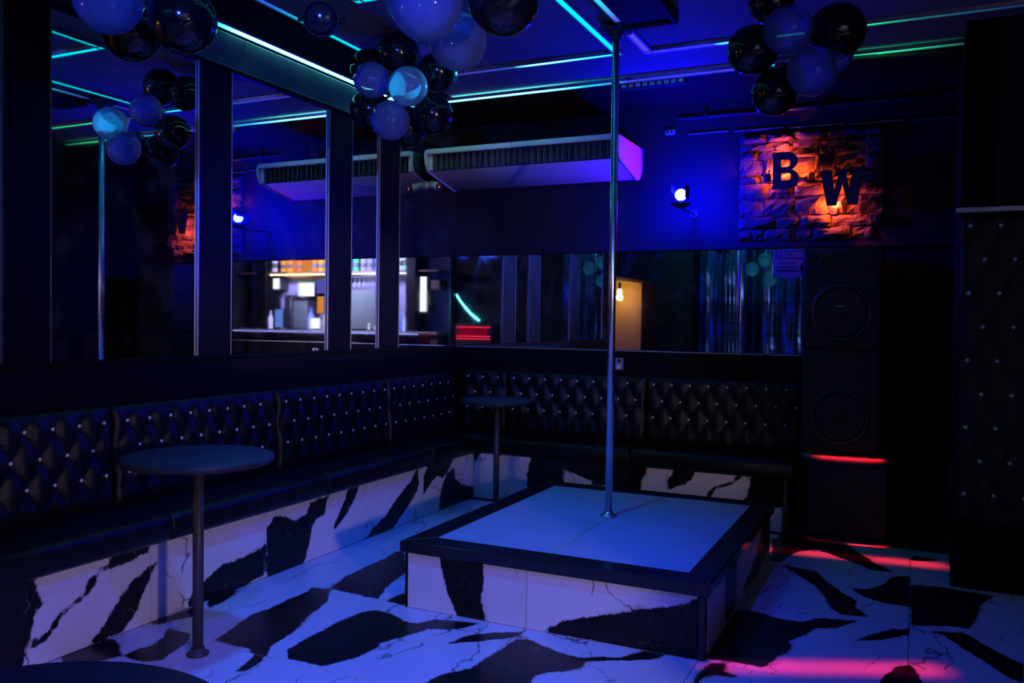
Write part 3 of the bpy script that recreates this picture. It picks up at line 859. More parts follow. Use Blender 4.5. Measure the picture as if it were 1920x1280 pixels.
# ------------------------------------------------------------------ tufted upholstery
def tufted(nu, nv, W, H, dx, rows, vtop, off, amp, fn):
    """deep buttoned cushion face W x H with `rows` rows of buttons dx apart; returns MB and the button spots"""
    dv = (vtop - rows[-1]) / max(1, len(rows) - 1) if len(rows) > 1 else 0.12
    vs, fs = [], []
    hgt = lambda u, v: (abs(math.sin(math.pi * ((u - off) / dx + (v - vtop) / (2 * dv))) * math.sin(math.pi * ((u - off) / dx - (v - vtop) / (2 * dv)))) + 1e-9) ** 0.42
    for j in range(nv + 1):
        for i in range(nu + 1):
            u, v = W * i / nu, H * j / nv
            e = min(u, W - u) / 0.035
            e2 = min(v, H - v) / 0.05
            edge = min(1.0, e) * min(1.0, e2)
            inside = 1.0 if rows[-1] - dv * 0.6 < v < vtop + dv * 0.6 else 0.0
            hh = hgt(u, v) if inside else max(hgt(u, v), 0.75)
            z = amp * (hh * 0.9 + 0.1) * math.sqrt(max(0.0, edge)) if edge < 1 else amp * (hh * 0.9 + 0.1)
            vs.append(fn(u, v, z))
    for j in range(nv):
        for i in range(nu):
            a = j * (nu + 1) + i
            fs.append((a, a + 1, a + nu + 2, a + nu + 1))
    mb = MB().add(vs, fs, True)
    n = len(vs)
    back = [fn(0, 0, -0.05), fn(W, 0, -0.05), fn(W, H, -0.05), fn(0, H, -0.05)]
    mb.v += [tuple(b) for b in back]
    ring = [[j * (nu + 1) for j in range(nv + 1)], [nv * (nu + 1) + i for i in range(nu + 1)],
            [j * (nu + 1) + nu for j in reversed(range(nv + 1))], [i for i in reversed(range(nu + 1))]]
    for r, (p, q) in zip(ring, ((0, 3), (3, 2), (2, 1), (1, 0))):
        mb.f.append(tuple(r + [n + q, n + p]))
        mb.smooth.append(False)
    mb.f.append((n, n + 1, n + 2, n + 3))
    mb.smooth.append(False)
    spots = []
    for k, v in enumerate(rows):
        o = off + (dx / 2 if k % 2 else 0)
        while o - dx > 0.03:
            o -= dx
        u = o
        while u < W - 0.03:
            if u > 0.03:
                spots.append(fn(u, v, amp * 0.22))
            u += dx
    return mb, spots


BUTTON = MB().lathe([(0.0, 0.009), (0.005, 0.008), (0.0085, 0.005), (0.010, 0.0)], 10)
button_me = {}
for ax, rot in (('x', Matrix.Rotation(math.pi / 2, 4, 'Y')), ('y', Matrix.Rotation(math.pi / 2, 4, 'X'))):
    me_ = BUTTON.mesh('button')
    me_.transform(rot)
    me_.materials.append(MT['stud'])
    button_me[ax] = me_


def cushion(poly_uv, fn, a, b):
    return MB().prism(poly_uv, fn, a, b, smooth=False)


def rounded(x0, x1, z0, z1, r, n=5):
    P = []
    for cx, cz, a0 in ((x1 - r, z0 + r, -90), (x1 - r, z1 - r, 0), (x0 + r * 0.4, z1 - r * 0.4, 90), (x0 + r * 0.4, z0 + r * 0.4, 180)):
        rr = r if cx > (x0 + x1) / 2 else r * 0.4
        for k in range(n + 1):
            an = math.radians(a0 + 90 * k / n)
            P.append((cx + rr * math.cos(an), cz + rr * math.sin(an)))
    return P


def soft(o, w_=0.012):
    md = o.modifiers.new('bevel', 'BEVEL')
    md.width = w_
    md.segments = 2
    md.limit_method = 'ANGLE'
    md.angle_limit = math.radians(50)
    for p in o.data.polygons:
        p.use_smooth = True
    return o


rowsL = [0.41, 0.285, 0.16]          # above the bottom edge at z 0.48
bl = thing('banquette', (0.2, -2.4, 0), 'black tufted leather bench along the mirrored left wall', 'bench', 'tufted wall benches')
bs = put('base', MB().box(0.0, BX - 0.012, -4.7, 0.0, 0, 0.355), 'grout', bl)
yl = [-4.70, -4.30, -3.55, -2.80, -2.05, -1.29, BY]
for a, b in zip(yl, yl[1:]):
    tile('tile', bs, PRINT['bench_left'], lambda u, v, d: (BX + d, u, v), (1, 0, 0), a, b, 0.001, 0.358, step=0.018)
put('skirting_line', MB().box(BX - 0.010, BX + 0.001, -4.7, BY, 0.0, 0.0015), 'grout', bs)
seams = [-4.68, -3.48, -2.32, -1.125, -0.11]
for a, b in zip(seams, seams[1:]):
    soft(put('seat_cushion', cushion(rounded(0.06, 0.468, 0.362, 0.490, 0.042), lambda u, v, w_: (u, w_, v), a + 0.003, (b - 0.003) if b < -0.2 else -0.475), 'leather', bl), 0.01)
for a, b in zip(seams, seams[1:]):
    W_ = b - a - 0.006
    mb, spots = tufted(int(W_ / 0.016), 30, W_, 0.485, 0.1335, rowsL, rowsL[0], 0.085, 0.030,
                       lambda u, v, z, a=a: (0.085 + z - 0.03 * (v / 0.485), a + 0.003 + u, 0.48 + v))
    br = put('backrest', mb, 'leather', bl)
    for s_ in spots:
        link_copy(button_me['x'], 'button', br, (s_[0], s_[1], s_[2]))

bb = thing('banquette', (1.6, -0.2, 0), 'black tufted leather bench under the long back mirror', 'bench', 'tufted wall benches')
bs = put('base', MB().box(BX - 0.012, 2.79, BY + 0.012, 0.0, 0, 0.355), 'grout', bb)
xl = [BX, 1.163, 1.965, 2.79]
for a, b in zip(xl, xl[1:]):
    tile('tile', bs, PRINT['bench_back'], lambda u, v, d: (u, BY - d, v), (0, -1, 0), a, b, 0.001, 0.358, step=0.018)
put('end_panel', MB().box(2.79, 2.80, BY + 0.0, 0.0, 0, 0.358), 'granite', bb)
put('end_leg', MB().tube([(2.775, BY - 0.02, 0.0), (2.775, BY - 0.02, 0.37)], 0.014, 10), 'table_metal', bb)
seamx = [0.11, 0.53, 1.70, 2.83]
for a, b in zip([0.475, 1.70], [1.70, 2.83]):
    soft(put('seat_cushion', cushion(rounded(0.06, 0.468, 0.362, 0.490, 0.042), lambda u, v, w_: (w_, -u, v), a + 0.003, b - 0.003), 'leather', bb), 0.01)
soft(put('seat_cushion', MB().bbox(0.06, 0.472, -0.468, -0.06, 0.362, 0.490, 0.035), 'leather', bb), 0.01)
for a, b in zip(seamx, seamx[1:]):
    W_ = b - a - 0.006
    mb, spots = tufted(int(W_ / 0.016), 30, W_, 0.505, 0.1375, [0.45, 0.325, 0.20], 0.45, 0.055, 0.030,
                       lambda u, v, z, a=a: (a + 0.003 + u, -(0.085 + z - 0.03 * (v / 0.505)), 0.485 + v))
    br = put('backrest', mb, 'leather', bb)
    for s_ in spots:
        link_copy(button_me['y'], 'button', br, s_)


# ------------------------------------------------------------------ round tables
def round_table(x, y, h, r, label):
    t = thing('bar_table', (x, y, 0), label, 'table', 'round bar tables')
    put('table_top', MB().lathe([(0.0, h - 0.034), (r - 0.03, h - 0.034), (r - 0.008, h - 0.028), (r, h - 0.016), (r - 0.004, h - 0.005), (r - 0.014, h), (0.0, h)], 56, c=(x, y, 0)), 'table_top', t)
    put('pole', MB().lathe([(0.022, 0.012), (0.022, h - 0.034)], 20, c=(x, y, 0)), 'table_metal', t)
    put('base_flange', MB().lathe([(0.045, 0.0), (0.045, 0.008), (0.030, 0.014), (0.028, 0.03), (0.022, 0.032)], 24, c=(x, y, 0)), 'table_metal', t)
    put('bracket', MB().lathe([(0.03, h - 0.06), (0.09, h - 0.040), (0.09, h - 0.034)], 24, c=(x, y, 0)), 'table_metal', t)
    return t


round_table(0.875, -3.725, 0.83, 0.305, 'round black bar table on a post before the left bench')
round_table(0.80, -0.80, 0.83, 0.265, 'small round black table in the corner between the two benches')
round_table(2.46, -5.635, 0.83, 0.315, 'glossy black round table tinted blue as lit, at the lower left corner, nearest the camera').children[0].data.materials[0] = mat(
    'glossy dark table top', (0.06, 0.05, 0.55), 0.14, spec=0.6, scale=25, rnoise=0.1)  # blue light on the black top is put into this colour
# ------------------------------------------------------------------ air conditioner under the ceiling
ac = thing('air_conditioner', (0.85, -0.3, 2.46), 'long white ceiling air conditioner on the back wall', 'air conditioner')
X0, X1 = 0.05, 1.635
prof = [(-0.60, 2.715), (-0.02, 2.715), (-0.02, 2.60), (-0.035, 2.545), (-0.10, 2.485), (-0.16, 2.470), (-0.53, 2.548), (-0.565, 2.560), (-0.565, 2.690), (-0.60, 2.690)]
soft(put('body', MB().prism(prof, lambda u, v, w_: (w_, u, v), X0 + 0.02, X1 - 0.02), 'ac', ac), 0.004)
sidep = [(-0.615, 2.722), (-0.015, 2.722), (-0.015, 2.595), (-0.03, 2.54), (-0.10, 2.478), (-0.16, 2.462), (-0.54, 2.542), (-0.59, 2.560), (-0.622, 2.62), (-0.628, 2.69)]
for a, b in ((X0, X0 + 0.022), (X1 - 0.022, X1)):
    soft(put('side_panel', MB().prism(sidep, lambda u, v, w_: (w_, u, v), a, b), 'ac', ac), 0.006)
soft(put('top_edge', MB().prism([(-0.625, 2.725), (-0.59, 2.725), (-0.59, 2.684), (-0.628, 2.684)], lambda u, v, w_: (w_, u, v), X0 + 0.022, 0.80), 'ac', ac), 0.005)
soft(put('top_edge', MB().prism([(-0.625, 2.725), (-0.59, 2.725), (-0.59, 2.684), (-0.628, 2.684)], lambda u, v, w_: (w_, u, v), 0.803, X1 - 0.022), 'ac', ac), 0.005)
put('air_outlet', MB().box(X0 + 0.022, X1 - 0.022, -0.575, -0.562, 2.560, 2.688), 'ac_dark', ac)
fin = MB().prism([(-0.020, -0.055), (0.012, -0.060), (0.020, -0.02), (0.010, 0.055), (-0.012, 0.055)], lambda u, v, w_: (w_, u, v), -0.003, 0.003)
fin_me = fin.mesh('fin')
fix_normals(fin_me)
MT['fin'] = mat('dark grey plastic fin', (0.09, 0.08, 0.09), 0.5)
fin_me.materials.append(MT['fin'])
for k in range(30):
    x = X0 + 0.09 + k * 0.0485 + random.uniform(-0.006, 0.006)
    link_copy(fin_me, 'fin', ac, (x, -0.592, 2.625), (0, 0, random.uniform(-0.5, 0.2)))
put('outlet_frame', MB().bbox(X0 + 0.022, X0 + 0.060, -0.60, -0.565, 2.562, 2.686, 0.006).bbox(X1 - 0.06, X1 - 0.022, -0.60, -0.565, 2.562, 2.686, 0.006), 'ac', ac)
for x in (0.19, 0.80, 1.50):
    o_ = put('vent_plug', MB().lathe([(0.0, 0.0), (0.030, 0.0), (0.030, -0.006), (0.0, -0.006)], 20), 'ac_dark', ac, origin=(0, 0, 0))
    o_.location = Vector((x, -0.48, 2.5595)) - Vector(ac['_w'])
    o_.scale = (1.0, 0.6, 1.0)
    o_.rotation_euler = (math.atan2(-0.078, 0.37) + 0.0, 0, 0)

t = thing('security_camera', (0.08, -0.50, 2.44), 'small white security camera below the left end of the air conditioner', 'security camera')
put('mount', MB().lathe([(0.03, 0.0), (0.03, 0.012), (0.012, 0.016), (0.012, 0.05)], 16, c=(0.0, -0.50, 2.47), axis='x'), 'white_plastic', t)
o = put('body', MB().lathe([(0.0, -0.05), (0.026, -0.048), (0.031, -0.04), (0.031, 0.035), (0.028, 0.045), (0.0, 0.045)], 20, axis='x'), 'white_plastic', t, origin=(0, 0, 0))
o.location = Vector((0.075, -0.50, 2.465)) - Vector(t['_w'])
o.rotation_euler = (0, 0.25, -0.35)
o = put('lens_cap', MB().lathe([(0.0, 0.0), (0.027, 0.0), (0.027, 0.02), (0.018, 0.026), (0.0, 0.026)], 20, axis='x'), 'black_metal', t, origin=(0, 0, 0))
o.location = Vector((0.12, -0.516, 2.453)) - Vector(t['_w'])
o.rotation_euler = (0, 0.25, -0.35)
MT['red_dot'] = glow('red indicator', (1.0, 0.08, 0.10), 1.6)
put('indicator', MB().lathe([(0.0, 0.004), (0.006, 0.002), (0.007, 0.0)], 10, c=(0.140, -0.540, 2.443), axis='y'), 'red_dot', t)
tag(put('hanging_wire', MB().tube([(0.55 + 0.09 * math.sin(k * 0.5), -0.03, 2.98 - k * 0.022) for k in range(12)], 0.002, 5), 'black_metal'),
    'thin dark wire hanging on the wall above the air conditioner', 'wire')

# led bar, junction box, batten, socket on the back wall
t = thing('strobe_bar', (1.92, -0.79, 3.0), 'short led bar with nine square cells under the ceiling', 'light bar')
put('housing', MB().bbox(1.695, 2.145, -0.80, -0.755, 2.972, ZC - 0.012, 0.006), 'black_metal', t)
MT['cell'] = mat('dim blue led cell', (0.22, 0.30, 0.36), 0.4, noise=0.2)
MT['cell'].node_tree.nodes['Principled BSDF'].inputs['Emission Color'].default_value = (0.01, 0.05, 0.16, 1)
MT['cell'].node_tree.nodes['Principled BSDF'].inputs['Emission Strength'].default_value = 0.5  # cells given a faint blue glow of their own
cell = MB().bbox(-0.016, 0.016, -0.004, 0.004, -0.012, 0.012, 0.002).mesh('led_cell')
cell.materials.append(MT['cell'])
for k in range(9):
    link_copy(cell, 'led_cell', t, (1.725 + k * 0.0485, -0.802, 2.992))
put('indicator', MB().bbox(2.112, 2.118, -0.808, -0.803, 2.988, 2.994, 0.001), glow('green indicator', (0.0, 1.0, 0.5), 0.8), t)

t = thing('junction_box', (1.84, -0.03, 2.83), 'small grey junction box with two plugs on the back wall', 'junction box')
put('box', MB().bbox(1.805, 1.875, -0.035, -0.012, 2.815, 2.852, 0.004), 'white_plastic', t)
put('plug', MB().bbox(1.815, 1.833, -0.045, -0.035, 2.822, 2.845, 0.003), 'black_metal', t)
put('plug', MB().bbox(1.845, 1.863, -0.045, -0.035, 2.822, 2.845, 0.003), 'black_metal', t)
t = thing('wall_batten', (2.9, -0.03, 2.80), 'thin pale batten of five lengths above the stone sign', 'batten')
for a, b in ((1.98, 2.27), (2.31, 2.66), (2.70, 3.05), (3.09, 3.44), (3.48, 3.74)):
    put('batten_length', MB().bbox(a, b, -0.030, -0.012, 2.803 - (a - 1.98) * 0.02, 2.812 - (a - 1.98) * 0.02, 0.002), 'alu', t)
t = thing('wall_batten', (2.9, -0.03, 2.92), 'faint dark rail near the ceiling above the stone sign', 'batten')
put('rail', MB().bbox(1.9, 3.72, -0.034, -0.012, 2.915, 2.935, 0.004), 'fascia', t)
for x in (2.1, 2.9, 3.6):
    put('rail_bracket', MB().bbox(x - 0.02, x + 0.02, -0.05, -0.012, 2.905, 2.945, 0.004), 'black_metal', t)
t = thing('wall_socket', (1.47, -0.02, 1.08), 'small grey wall socket under the back mirror behind the pole', 'socket')
put('plate', MB().bbox(1.435, 1.500, -0.020, -0.012, 1.03, 1.125, 0.003), 'alu', t)
put('plug', MB().bbox(1.450, 1.485, -0.045, -0.020, 1.04, 1.075, 0.004), 'white_plastic', t)
put('switch', MB().bbox(1.455, 1.480, -0.030, -0.020, 1.09, 1.115, 0.003), 'black_metal', t)

# ------------------------------------------------------------------ stone cladding with the lit letters
sp = thing('stone_cladding', (2.83, -0.01, 2.0), 'rough dark split stone panel behind the two letters', 'stone panel')
rs = random.Random(21)
z = 2.0
while z < 2.74:
    hgt_ = rs.choice([0.06, 0.085, 0.11, 0.13])
    hgt_ = min(hgt_, 2.76 - z)
    x = 2.36
    while x < 3.30:
        wd = min(rs.uniform(0.10, 0.26), 3.32 - x)
        if wd < 0.05:
            break
        dp = rs.uniform(0.015, 0.062)
        nu, nv = 5, 3
        vs, fs = [], []
        for j in range(nv + 1):
            for i in range(nu + 1):
                e = (i in (0, nu)) + (j in (0, nv))
                u = x + 0.003 + (wd - 0.006) * i / nu + (rs.uniform(-0.008, 0.008) if e < 2 else rs.uniform(0, 0.004))
                v = z + 0.003 + (hgt_ - 0.006) * j / nv + rs.uniform(-0.006, 0.006)
                d = dp * (0.45 if e else 1.0) + rs.uniform(-0.010, 0.010)
                vs.append((u, -0.012 - max(0.004, d), v))
        for j in range(nv):
            for i in range(nu):
                a = j * (nu + 1) + i
                fs.append((a, a + 1, a + nu + 2, a + nu + 1))
        mb = MB().add(vs, fs)
        n = len(vs)
        mb.v += [(x + 0.002, -0.012, z + 0.002), (x + wd - 0.002, -0.012, z + 0.002), (x + wd - 0.002, -0.012, z + hgt_ - 0.002), (x + 0.002, -0.012, z + hgt_ - 0.002)]
        ring = [[i for i in range(nu + 1)], [j * (nu + 1) + nu for j in range(nv + 1)], [nv * (nu + 1) + i for i in reversed(range(nu + 1))], [j * (nu + 1) for j in reversed(range(nv + 1))]]
        for r_, (p, q) in zip(ring, ((0, 1), (1, 2), (2, 3), (3, 0))):
            mb.f.append(tuple(r_ + [n + q, n + p]))
            mb.smooth.append(False)
        mb.f.append((n, n + 1, n + 2, n + 3))
        mb.smooth.append(False)
        put('stone', mb, 'stone', sp)
        x += wd
    z += hgt_


def flat_shape(name, loops, depth, material, parent, org, xdir=(1, 0, 0), zdir=(0, 0, 1)):
    """outline with holes, given thickness; local x,z plane facing -y"""
    cu = bpy.data.curves.new(name, 'CURVE')
    cu.dimensions = '2D'
    cu.fill_mode = 'BOTH'
    cu.extrude = depth / 2
    for lp_ in loops:
        s_ = cu.splines.new('POLY')
        s_.points.add(len(lp_) - 1)
        for p_, q_ in zip(s_.points, lp_):
            p_.co = (q_[0], q_[1], 0, 1)
        s_.use_cyclic_u = True
    tmp = bpy.data.objects.new('tmp', cu)
    COL.objects.link(tmp)
    bpy.context.view_layer.update()
    me = bpy.data.meshes.new_from_object(tmp)
    bpy.data.objects.remove(tmp)
    bpy.data.curves.remove(cu)
    me.name = name
    me.transform(Matrix.Rotation(math.pi / 2, 4, 'X'))
    me.transform(Matrix.Translation(Vector(org)))
    me.materials.clear()
    return put(name, me, material, parent)


def arc(cx, cy, rx, ry, a0, a1, n=10):
    return [(cx + rx * math.cos(math.radians(a0 + (a1 - a0) * k / n)), cy + ry * math.sin(math.radians(a0 + (a1 - a0) * k / n))) for k in range(n + 1)]


Bo = [(0.0, 0.0)] + arc(0.105, 0.068, 0.078, 0.068, -90, 62) + arc(0.10, 0.192, 0.072, 0.063, -60, 90) + [(0.0, 0.255), (0.0, 0.235), (0.008, 0.22), (0.008, 0.03)]
Bh1 = [(0.060, 0.150), (0.105, 0.150)] + arc(0.105, 0.176, 0.018, 0.026, -80, 80, 6) + [(0.105, 0.203), (0.060, 0.203)]
Bh2 = [(0.062, 0.058), (0.108, 0.058)] + arc(0.110, 0.084, 0.020, 0.026, -80, 80, 6) + [(0.108, 0.110), (0.062, 0.110)]
t = thing('letter_sign', (2.70, -0.13, 2.35), 'dark letter B with red light glowing behind it', 'letter', 'letters on the stone panel')
flat_shape('letter', [Bo, Bh1, Bh2], 0.022, 'letter', t, (2.605, -0.150, 2.345))
put('standoff', MB().tube([(2.625, -0.14, 2.55), (2.625, -0.012, 2.55)], 0.006).tube([(2.76, -0.14, 2.38), (2.76, -0.012, 2.38)], 0.006), 'black_metal', t)
put('lamp_holder', MB().lathe([(0.0, -0.03), (0.022, -0.026), (0.028, 0.0), (0.022, 0.026), (0.0, 0.03)], 12, c=(2.572, -0.13, 2.43)).tube([(2.572, -0.13, 2.45), (2.55, -0.125, 2.475), (2.555, -0.12, 2.50)], 0.005)
    .tube([(2.58, -0.13, 2.45), (2.585, -0.13, 2.485)], 0.005).tube([(2.56, -0.13, 2.43), (2.53, -0.125, 2.455)], 0.005).tube([(2.56, -0.13, 2.45), (2.50, -0.10, 2.475), (2.46, -0.08, 2.455)], 0.003), 'black_metal', t)
RED = (1.0, 0.075, 0.012)
for p_, e_ in (((2.685, -0.085, 2.47), 14.0), ((2.665, -0.10, 2.63), 5.0), ((2.59, -0.10, 2.46), 5.0), ((2.815, -0.09, 2.47), 4.0), ((2.585, -0.10, 2.36), 0.6)):
    light('letter_lamp_or_added_light', 'SPOT', p_, e_, RED, (p_[0], p_[1] + 1, p_[2]), parent=t, shadow_soft_size=0.012, spot_size=math.radians(165), spot_blend=0.2)
light('letter_lamp_or_added_light', 'SPOT', (2.55, -0.17, 2.47), 20.0, (1.0, 0.03, 0.04), (1.63, -0.33, 2.60), parent=t, shadow_soft_size=0.012, spot_size=math.radians(36), spot_blend=0.4)  # extra spot added to redden the end of the air conditioner
Wo = [(0.0, 0.24), (0.066, 0.24), (0.088, 0.105), (0.112, 0.195), (0.100, 0.24), (0.172, 0.24), (0.164, 0.20), (0.182, 0.110), (0.205, 0.24), (0.268, 0.24),
      (0.268, 0.225), (0.236, 0.0), (0.176, 0.0), (0.138, 0.145), (0.102, 0.0), (0.042, 0.0), (0.0, 0.225)]
t = thing('letter_sign', (3.06, -0.13, 2.20), 'dark letter W lit orange red from below', 'letter', 'letters on the stone panel')
flat_shape('letter', [Wo], 0.022, 'letter', t, (2.930, -0.150, 2.215))
put('standoff', MB().tube([(2.96, -0.14, 2.42), (2.96, -0.012, 2.42)], 0.006).tube([(3.17, -0.14, 2.42), (3.17, -0.012, 2.42)], 0.006), 'black_metal', t)
for p_, e_ in (((3.015, -0.10, 2.225), 12.0), ((3.06, -0.09, 2.30), 2.0), ((2.955, -0.09, 2.225), 3.0), ((3.10, -0.13, 2.165), 0.6)):
    light('letter_lamp_or_added_light', 'SPOT', p_, e_, RED, (p_[0], p_[1] + 1, p_[2]), parent=t, shadow_soft_size=0.012, spot_size=math.radians(165), spot_blend=0.2)

# ------------------------------------------------------------------ loudspeakers on their plinth
pl = thing('speaker_plinth', (3.13, -0.3, 0), 'low round fronted black plinth with a red lit edge under the speakers', 'plinth')
top = [(2.855, -0.012)] + [(2.855 + 0.29 - 0.29 * math.cos(math.radians(a)), -0.36 - 0.20 * math.sin(math.radians(a))) for a in range(0, 181, 12)] + [(3.435, -0.012)]
put('cabinet', MB().bbox(2.90, 3.40, -0.34, -0.014, 0.0, 0.515, 0.01), 'black_metal', pl)
soft(put('round_top', MB().prism(top, lambda u, v, w_: (u, v, w_), 0.515, 0.555), mat('glossy dark top', (0.14, 0.10, 0.10), 0.25, spec=0.5), pl), 0.012)


def speaker(label, x0, x1, y0, y1, z0, z1, horns, woof):
    t = thing('loudspeaker', ((x0 + x1) / 2, (y0 + y1) / 2, z0), label, 'loudspeaker', 'stacked black loudspeakers')
    put('cabinet', MB().bbox(x0, x1, y0, y1, z0, z1, 0.012), 'speaker', t)
    put('baffle', MB().bbox(x0 + 0.02, x1 - 0.02, y0 - 0.006, y0 + 0.01, z0 + 0.02, z1 - 0.02, 0.004), 'speaker', t)
    for (cx, cz, r) in horns:
        put('horn_ring', MB().lathe([(r, 0.006), (r, 0.014), (r * 0.88, 0.016), (r * 0.8, 0.004)], 28, c=(cx, y0 - 0.001, cz), axis='y'), 'black_metal', t)
        put('horn_cone', MB().lathe([(r * 0.82, 0.007), (r * 0.4, 0.0065), (0.0, 0.010)], 24, c=(cx, y0 - 0.001, cz), axis='y'), 'cone', t)
    for (cx, cz, r) in woof:
        put('woofer_ring', MB().lathe([(r, 0.006), (r, 0.018), (r * 0.92, 0.022), (r * 0.86, 0.008)], 36, c=(cx, y0 - 0.001, cz), axis='y'), 'black_metal', t)
        put('woofer_cone', MB().lathe([(r * 0.88, 0.012), (r * 0.78, 0.016), (r * 0.70, 0.009), (r * 0.3, 0.0065), (r * 0.28, 0.012), (0.0, 0.022)], 32, c=(cx, y0 - 0.001, cz), axis='y'), 'cone', t)
    return t


speaker('lower black loudspeaker with two round horns, standing on the plinth', 2.86, 3.345, -0.40, -0.03, 0.556, 1.243,
        [(3.01, 1.14, 0.058), (3.185, 1.14, 0.058)], [(3.10, 0.80, 0.185)])
o = speaker('upper black loudspeaker stacked on the lower one beside the mirror', 2.855, 3.34, -0.40, -0.03, 1.245, 1.905,
            [(3.01, 1.80, 0.060), (3.185, 1.80, 0.060)], [(3.10, 1.485, 0.19)])
put('badge', MB().bbox(3.075, 3.125, -0.428, -0.418, 1.52, 1.528, 0.002), 'alu', o)

# ------------------------------------------------------------------ prohibition sign stuck on the mirror
MT['sign_white'] = mat('white sign board', (0.13, 0.15, 0.14), 0.6, noise=0.08)
MT['sign_dark'] = mat('dark sign print', (0.03, 0.03, 0.035), 0.6, noise=0.1)
t = thing('prohibition_sign', (2.75, -0.006, 1.74), 'white PROIBIDO sign on the mirror, half hidden by the upper loudspeaker', 'sign')
put('board', MB().bbox(2.605, 2.905, -0.006, -0.001, 1.735, 1.937, 0.001), 'sign_white', t)
put('banner', MB().box(2.618, 2.892, -0.0075, -0.006, 1.868, 1.926), 'sign_dark', t)


def text(body, size, org, material, parent, depth=0.001):
    cu = bpy.data.curves.new('lettering', 'FONT')
    cu.body = body
    cu.size = size
    cu.extrude = depth
    cu.offset = size * 0.02
    tmp = bpy.data.objects.new('tmp', cu)
    COL.objects.link(tmp)
    bpy.context.view_layer.update()
    me = bpy.data.meshes.new_from_object(tmp)
    bpy.data.objects.remove(tmp)
    me.materials.clear()
    me.transform(Matrix.Rotation(math.pi / 2, 4, 'X'))
    me.transform(Matrix.Translation(Vector(org)))
    return put('lettering', me, material, parent)


text('PROIBIDO', 0.062, (2.630, -0.008, 1.877), 'sign_white', t)
for k, (a, b) in enumerate(((2.645, 2.755), (2.628, 2.772), (2.628, 2.772))):
    put('print_line', MB().box(a, b, -0.0072, -0.006, 1.832 - k * 0.028, 1.846 - k * 0.028), 'sign_dark', t)
put('ban_ring', MB().lathe([(0.042, 0.0), (0.050, 0.0), (0.050, 0.0015), (0.042, 0.0015), (0.042, 0.0)], 28, c=(2.835, -0.006, 1.80), axis='y'), 'sign_dark', t)

# ------------------------------------------------------------------ padded door panel on the right
pd = thing('padded_door', (4.25, -1.2, 0), 'black buttoned leather door with steel studs on the right', 'door')
put('frame', MB().bbox(3.735, 4.85, -1.20, -1.17, 0.0, 2.03, 0.006), 'black_panel', pd)
put('top_rail', MB().bbox(3.72, 4.86, -1.222, -1.17, 2.005, 2.035, 0.004), 'alu', pd)
put('kick_plate', MB().bbox(3.735, 4.85, -1.215, -1.20, 0.02, 0.33, 0.004), 'black_panel', pd)
rowsP = [0.345 + 1.660 - 0.36 - 0.055 - 0.178 * k for k in range(9)]
mb, spots = tufted(72, 92, 1.09, 1.655, 0.139, rowsP, rowsP[0], 0.045, 0.022, lambda u, v, z: (3.745 + u, -1.205 - z, 0.345 + v))
pad = put('padding', mb, 'leather', pd)
for s_ in spots:
    o_ = link_copy(button_me['y'], 'button', pad, (s_[0], s_[1] - 0.002, s_[2]))
    o_.scale = (1.15, 1.15, 1.15)

# ------------------------------------------------------------------ balloons
BALLOONS = [
    ('clear', 1.150, -4.389, 2.421, 0.107, 'blue tinted clear balloon at the top left, cut by the picture edge', 'a'),
    ('black', 1.371, -4.286, 2.359, 0.107, 'big glossy black balloon at the right of the top left cluster', 'a'),
    ('black', 1.014, -4.177, 2.402, 0.102, 'black balloon behind the pale one in the top left cluster', 'a'),
    ('clear', 2.188, -4.120, 2.347, 0.109, 'large clear balloon at the top centre, nearest the camera', 'b'),
    ('clear', 2.012, -3.924, 2.460, 0.091, 'clear balloon half hidden behind the large top centre one', 'b'),
    ('clear', 1.979, -3.553, 2.431, 0.105, 'clear balloon hanging lowest right of the top centre bunch', 'b'),
    ('black', 2.353, -3.930, 2.404, 0.113, 'black balloon at the top centre next to the clear ones', 'b'),
    ('black', 0.906, -2.309, 2.887, 0.113, 'topmost black balloon of the centre cluster', 'c'),
    ('black', 0.701, -2.291, 2.824, 0.109, 'black balloon at the upper left of the centre cluster', 'c'),
    ('clear', 0.848, -2.479, 2.693, 0.097, 'blue tinted balloon at the left front of the centre cluster', 'c'),
    ('pale', 1.112, -2.529, 2.618, 0.103, 'brightest cyan white balloon in the middle of the centre cluster', 'c'),
    ('black', 1.121, -2.235, 2.771, 0.109, 'dark blue gleaming balloon at the upper right of the centre cluster', 'c'),
    ('clear', 1.000, -2.522, 2.452, 0.103, 'blue tinted clear balloon hanging lowest in front of the centre cluster', 'c'),
    ('black', 1.173, -2.374, 2.500, 0.107, 'black balloon at the lower right of the centre cluster', 'c'),
    ('black', 0.749, -2.359, 2.566, 0.110, 'black balloon at the lower left of the centre cluster', 'c'),
    ('black', 0.949, -2.269, 2.470, 0.110, 'black balloon behind the lowest blue tinted one of the centre cluster', 'c'),
    ('clear', 0.901, -2.058, 2.939, 0.093, 'pale balloon peeping out behind the top of the centre cluster', 'c'),
    ('clear', 3.016, -2.516, 2.661, 0.103, 'hazy blue tinted clear balloon at the top front of the right cluster', 'd'),
    ('black', 2.846, -2.403, 2.629, 0.110, 'black balloon at the left of the right cluster', 'd'),
    ('tail', 3.112, -2.461, 2.488, 0.105, 'blue tinted clear balloon with a long tail in the right cluster', 'd'),
    ('black', 2.935, -2.325, 2.449, 0.104, 'lowest black balloon of the right cluster, above the letter B', 'd'),
    ('black', 3.196, -2.305, 2.698, 0.122, 'largest black balloon at the right edge of the right cluster', 'd'),
    ('black', 2.897, -2.220, 2.898, 0.104, 'topmost black balloon of the right cluster, cut by the picture edge', 'd'),
]
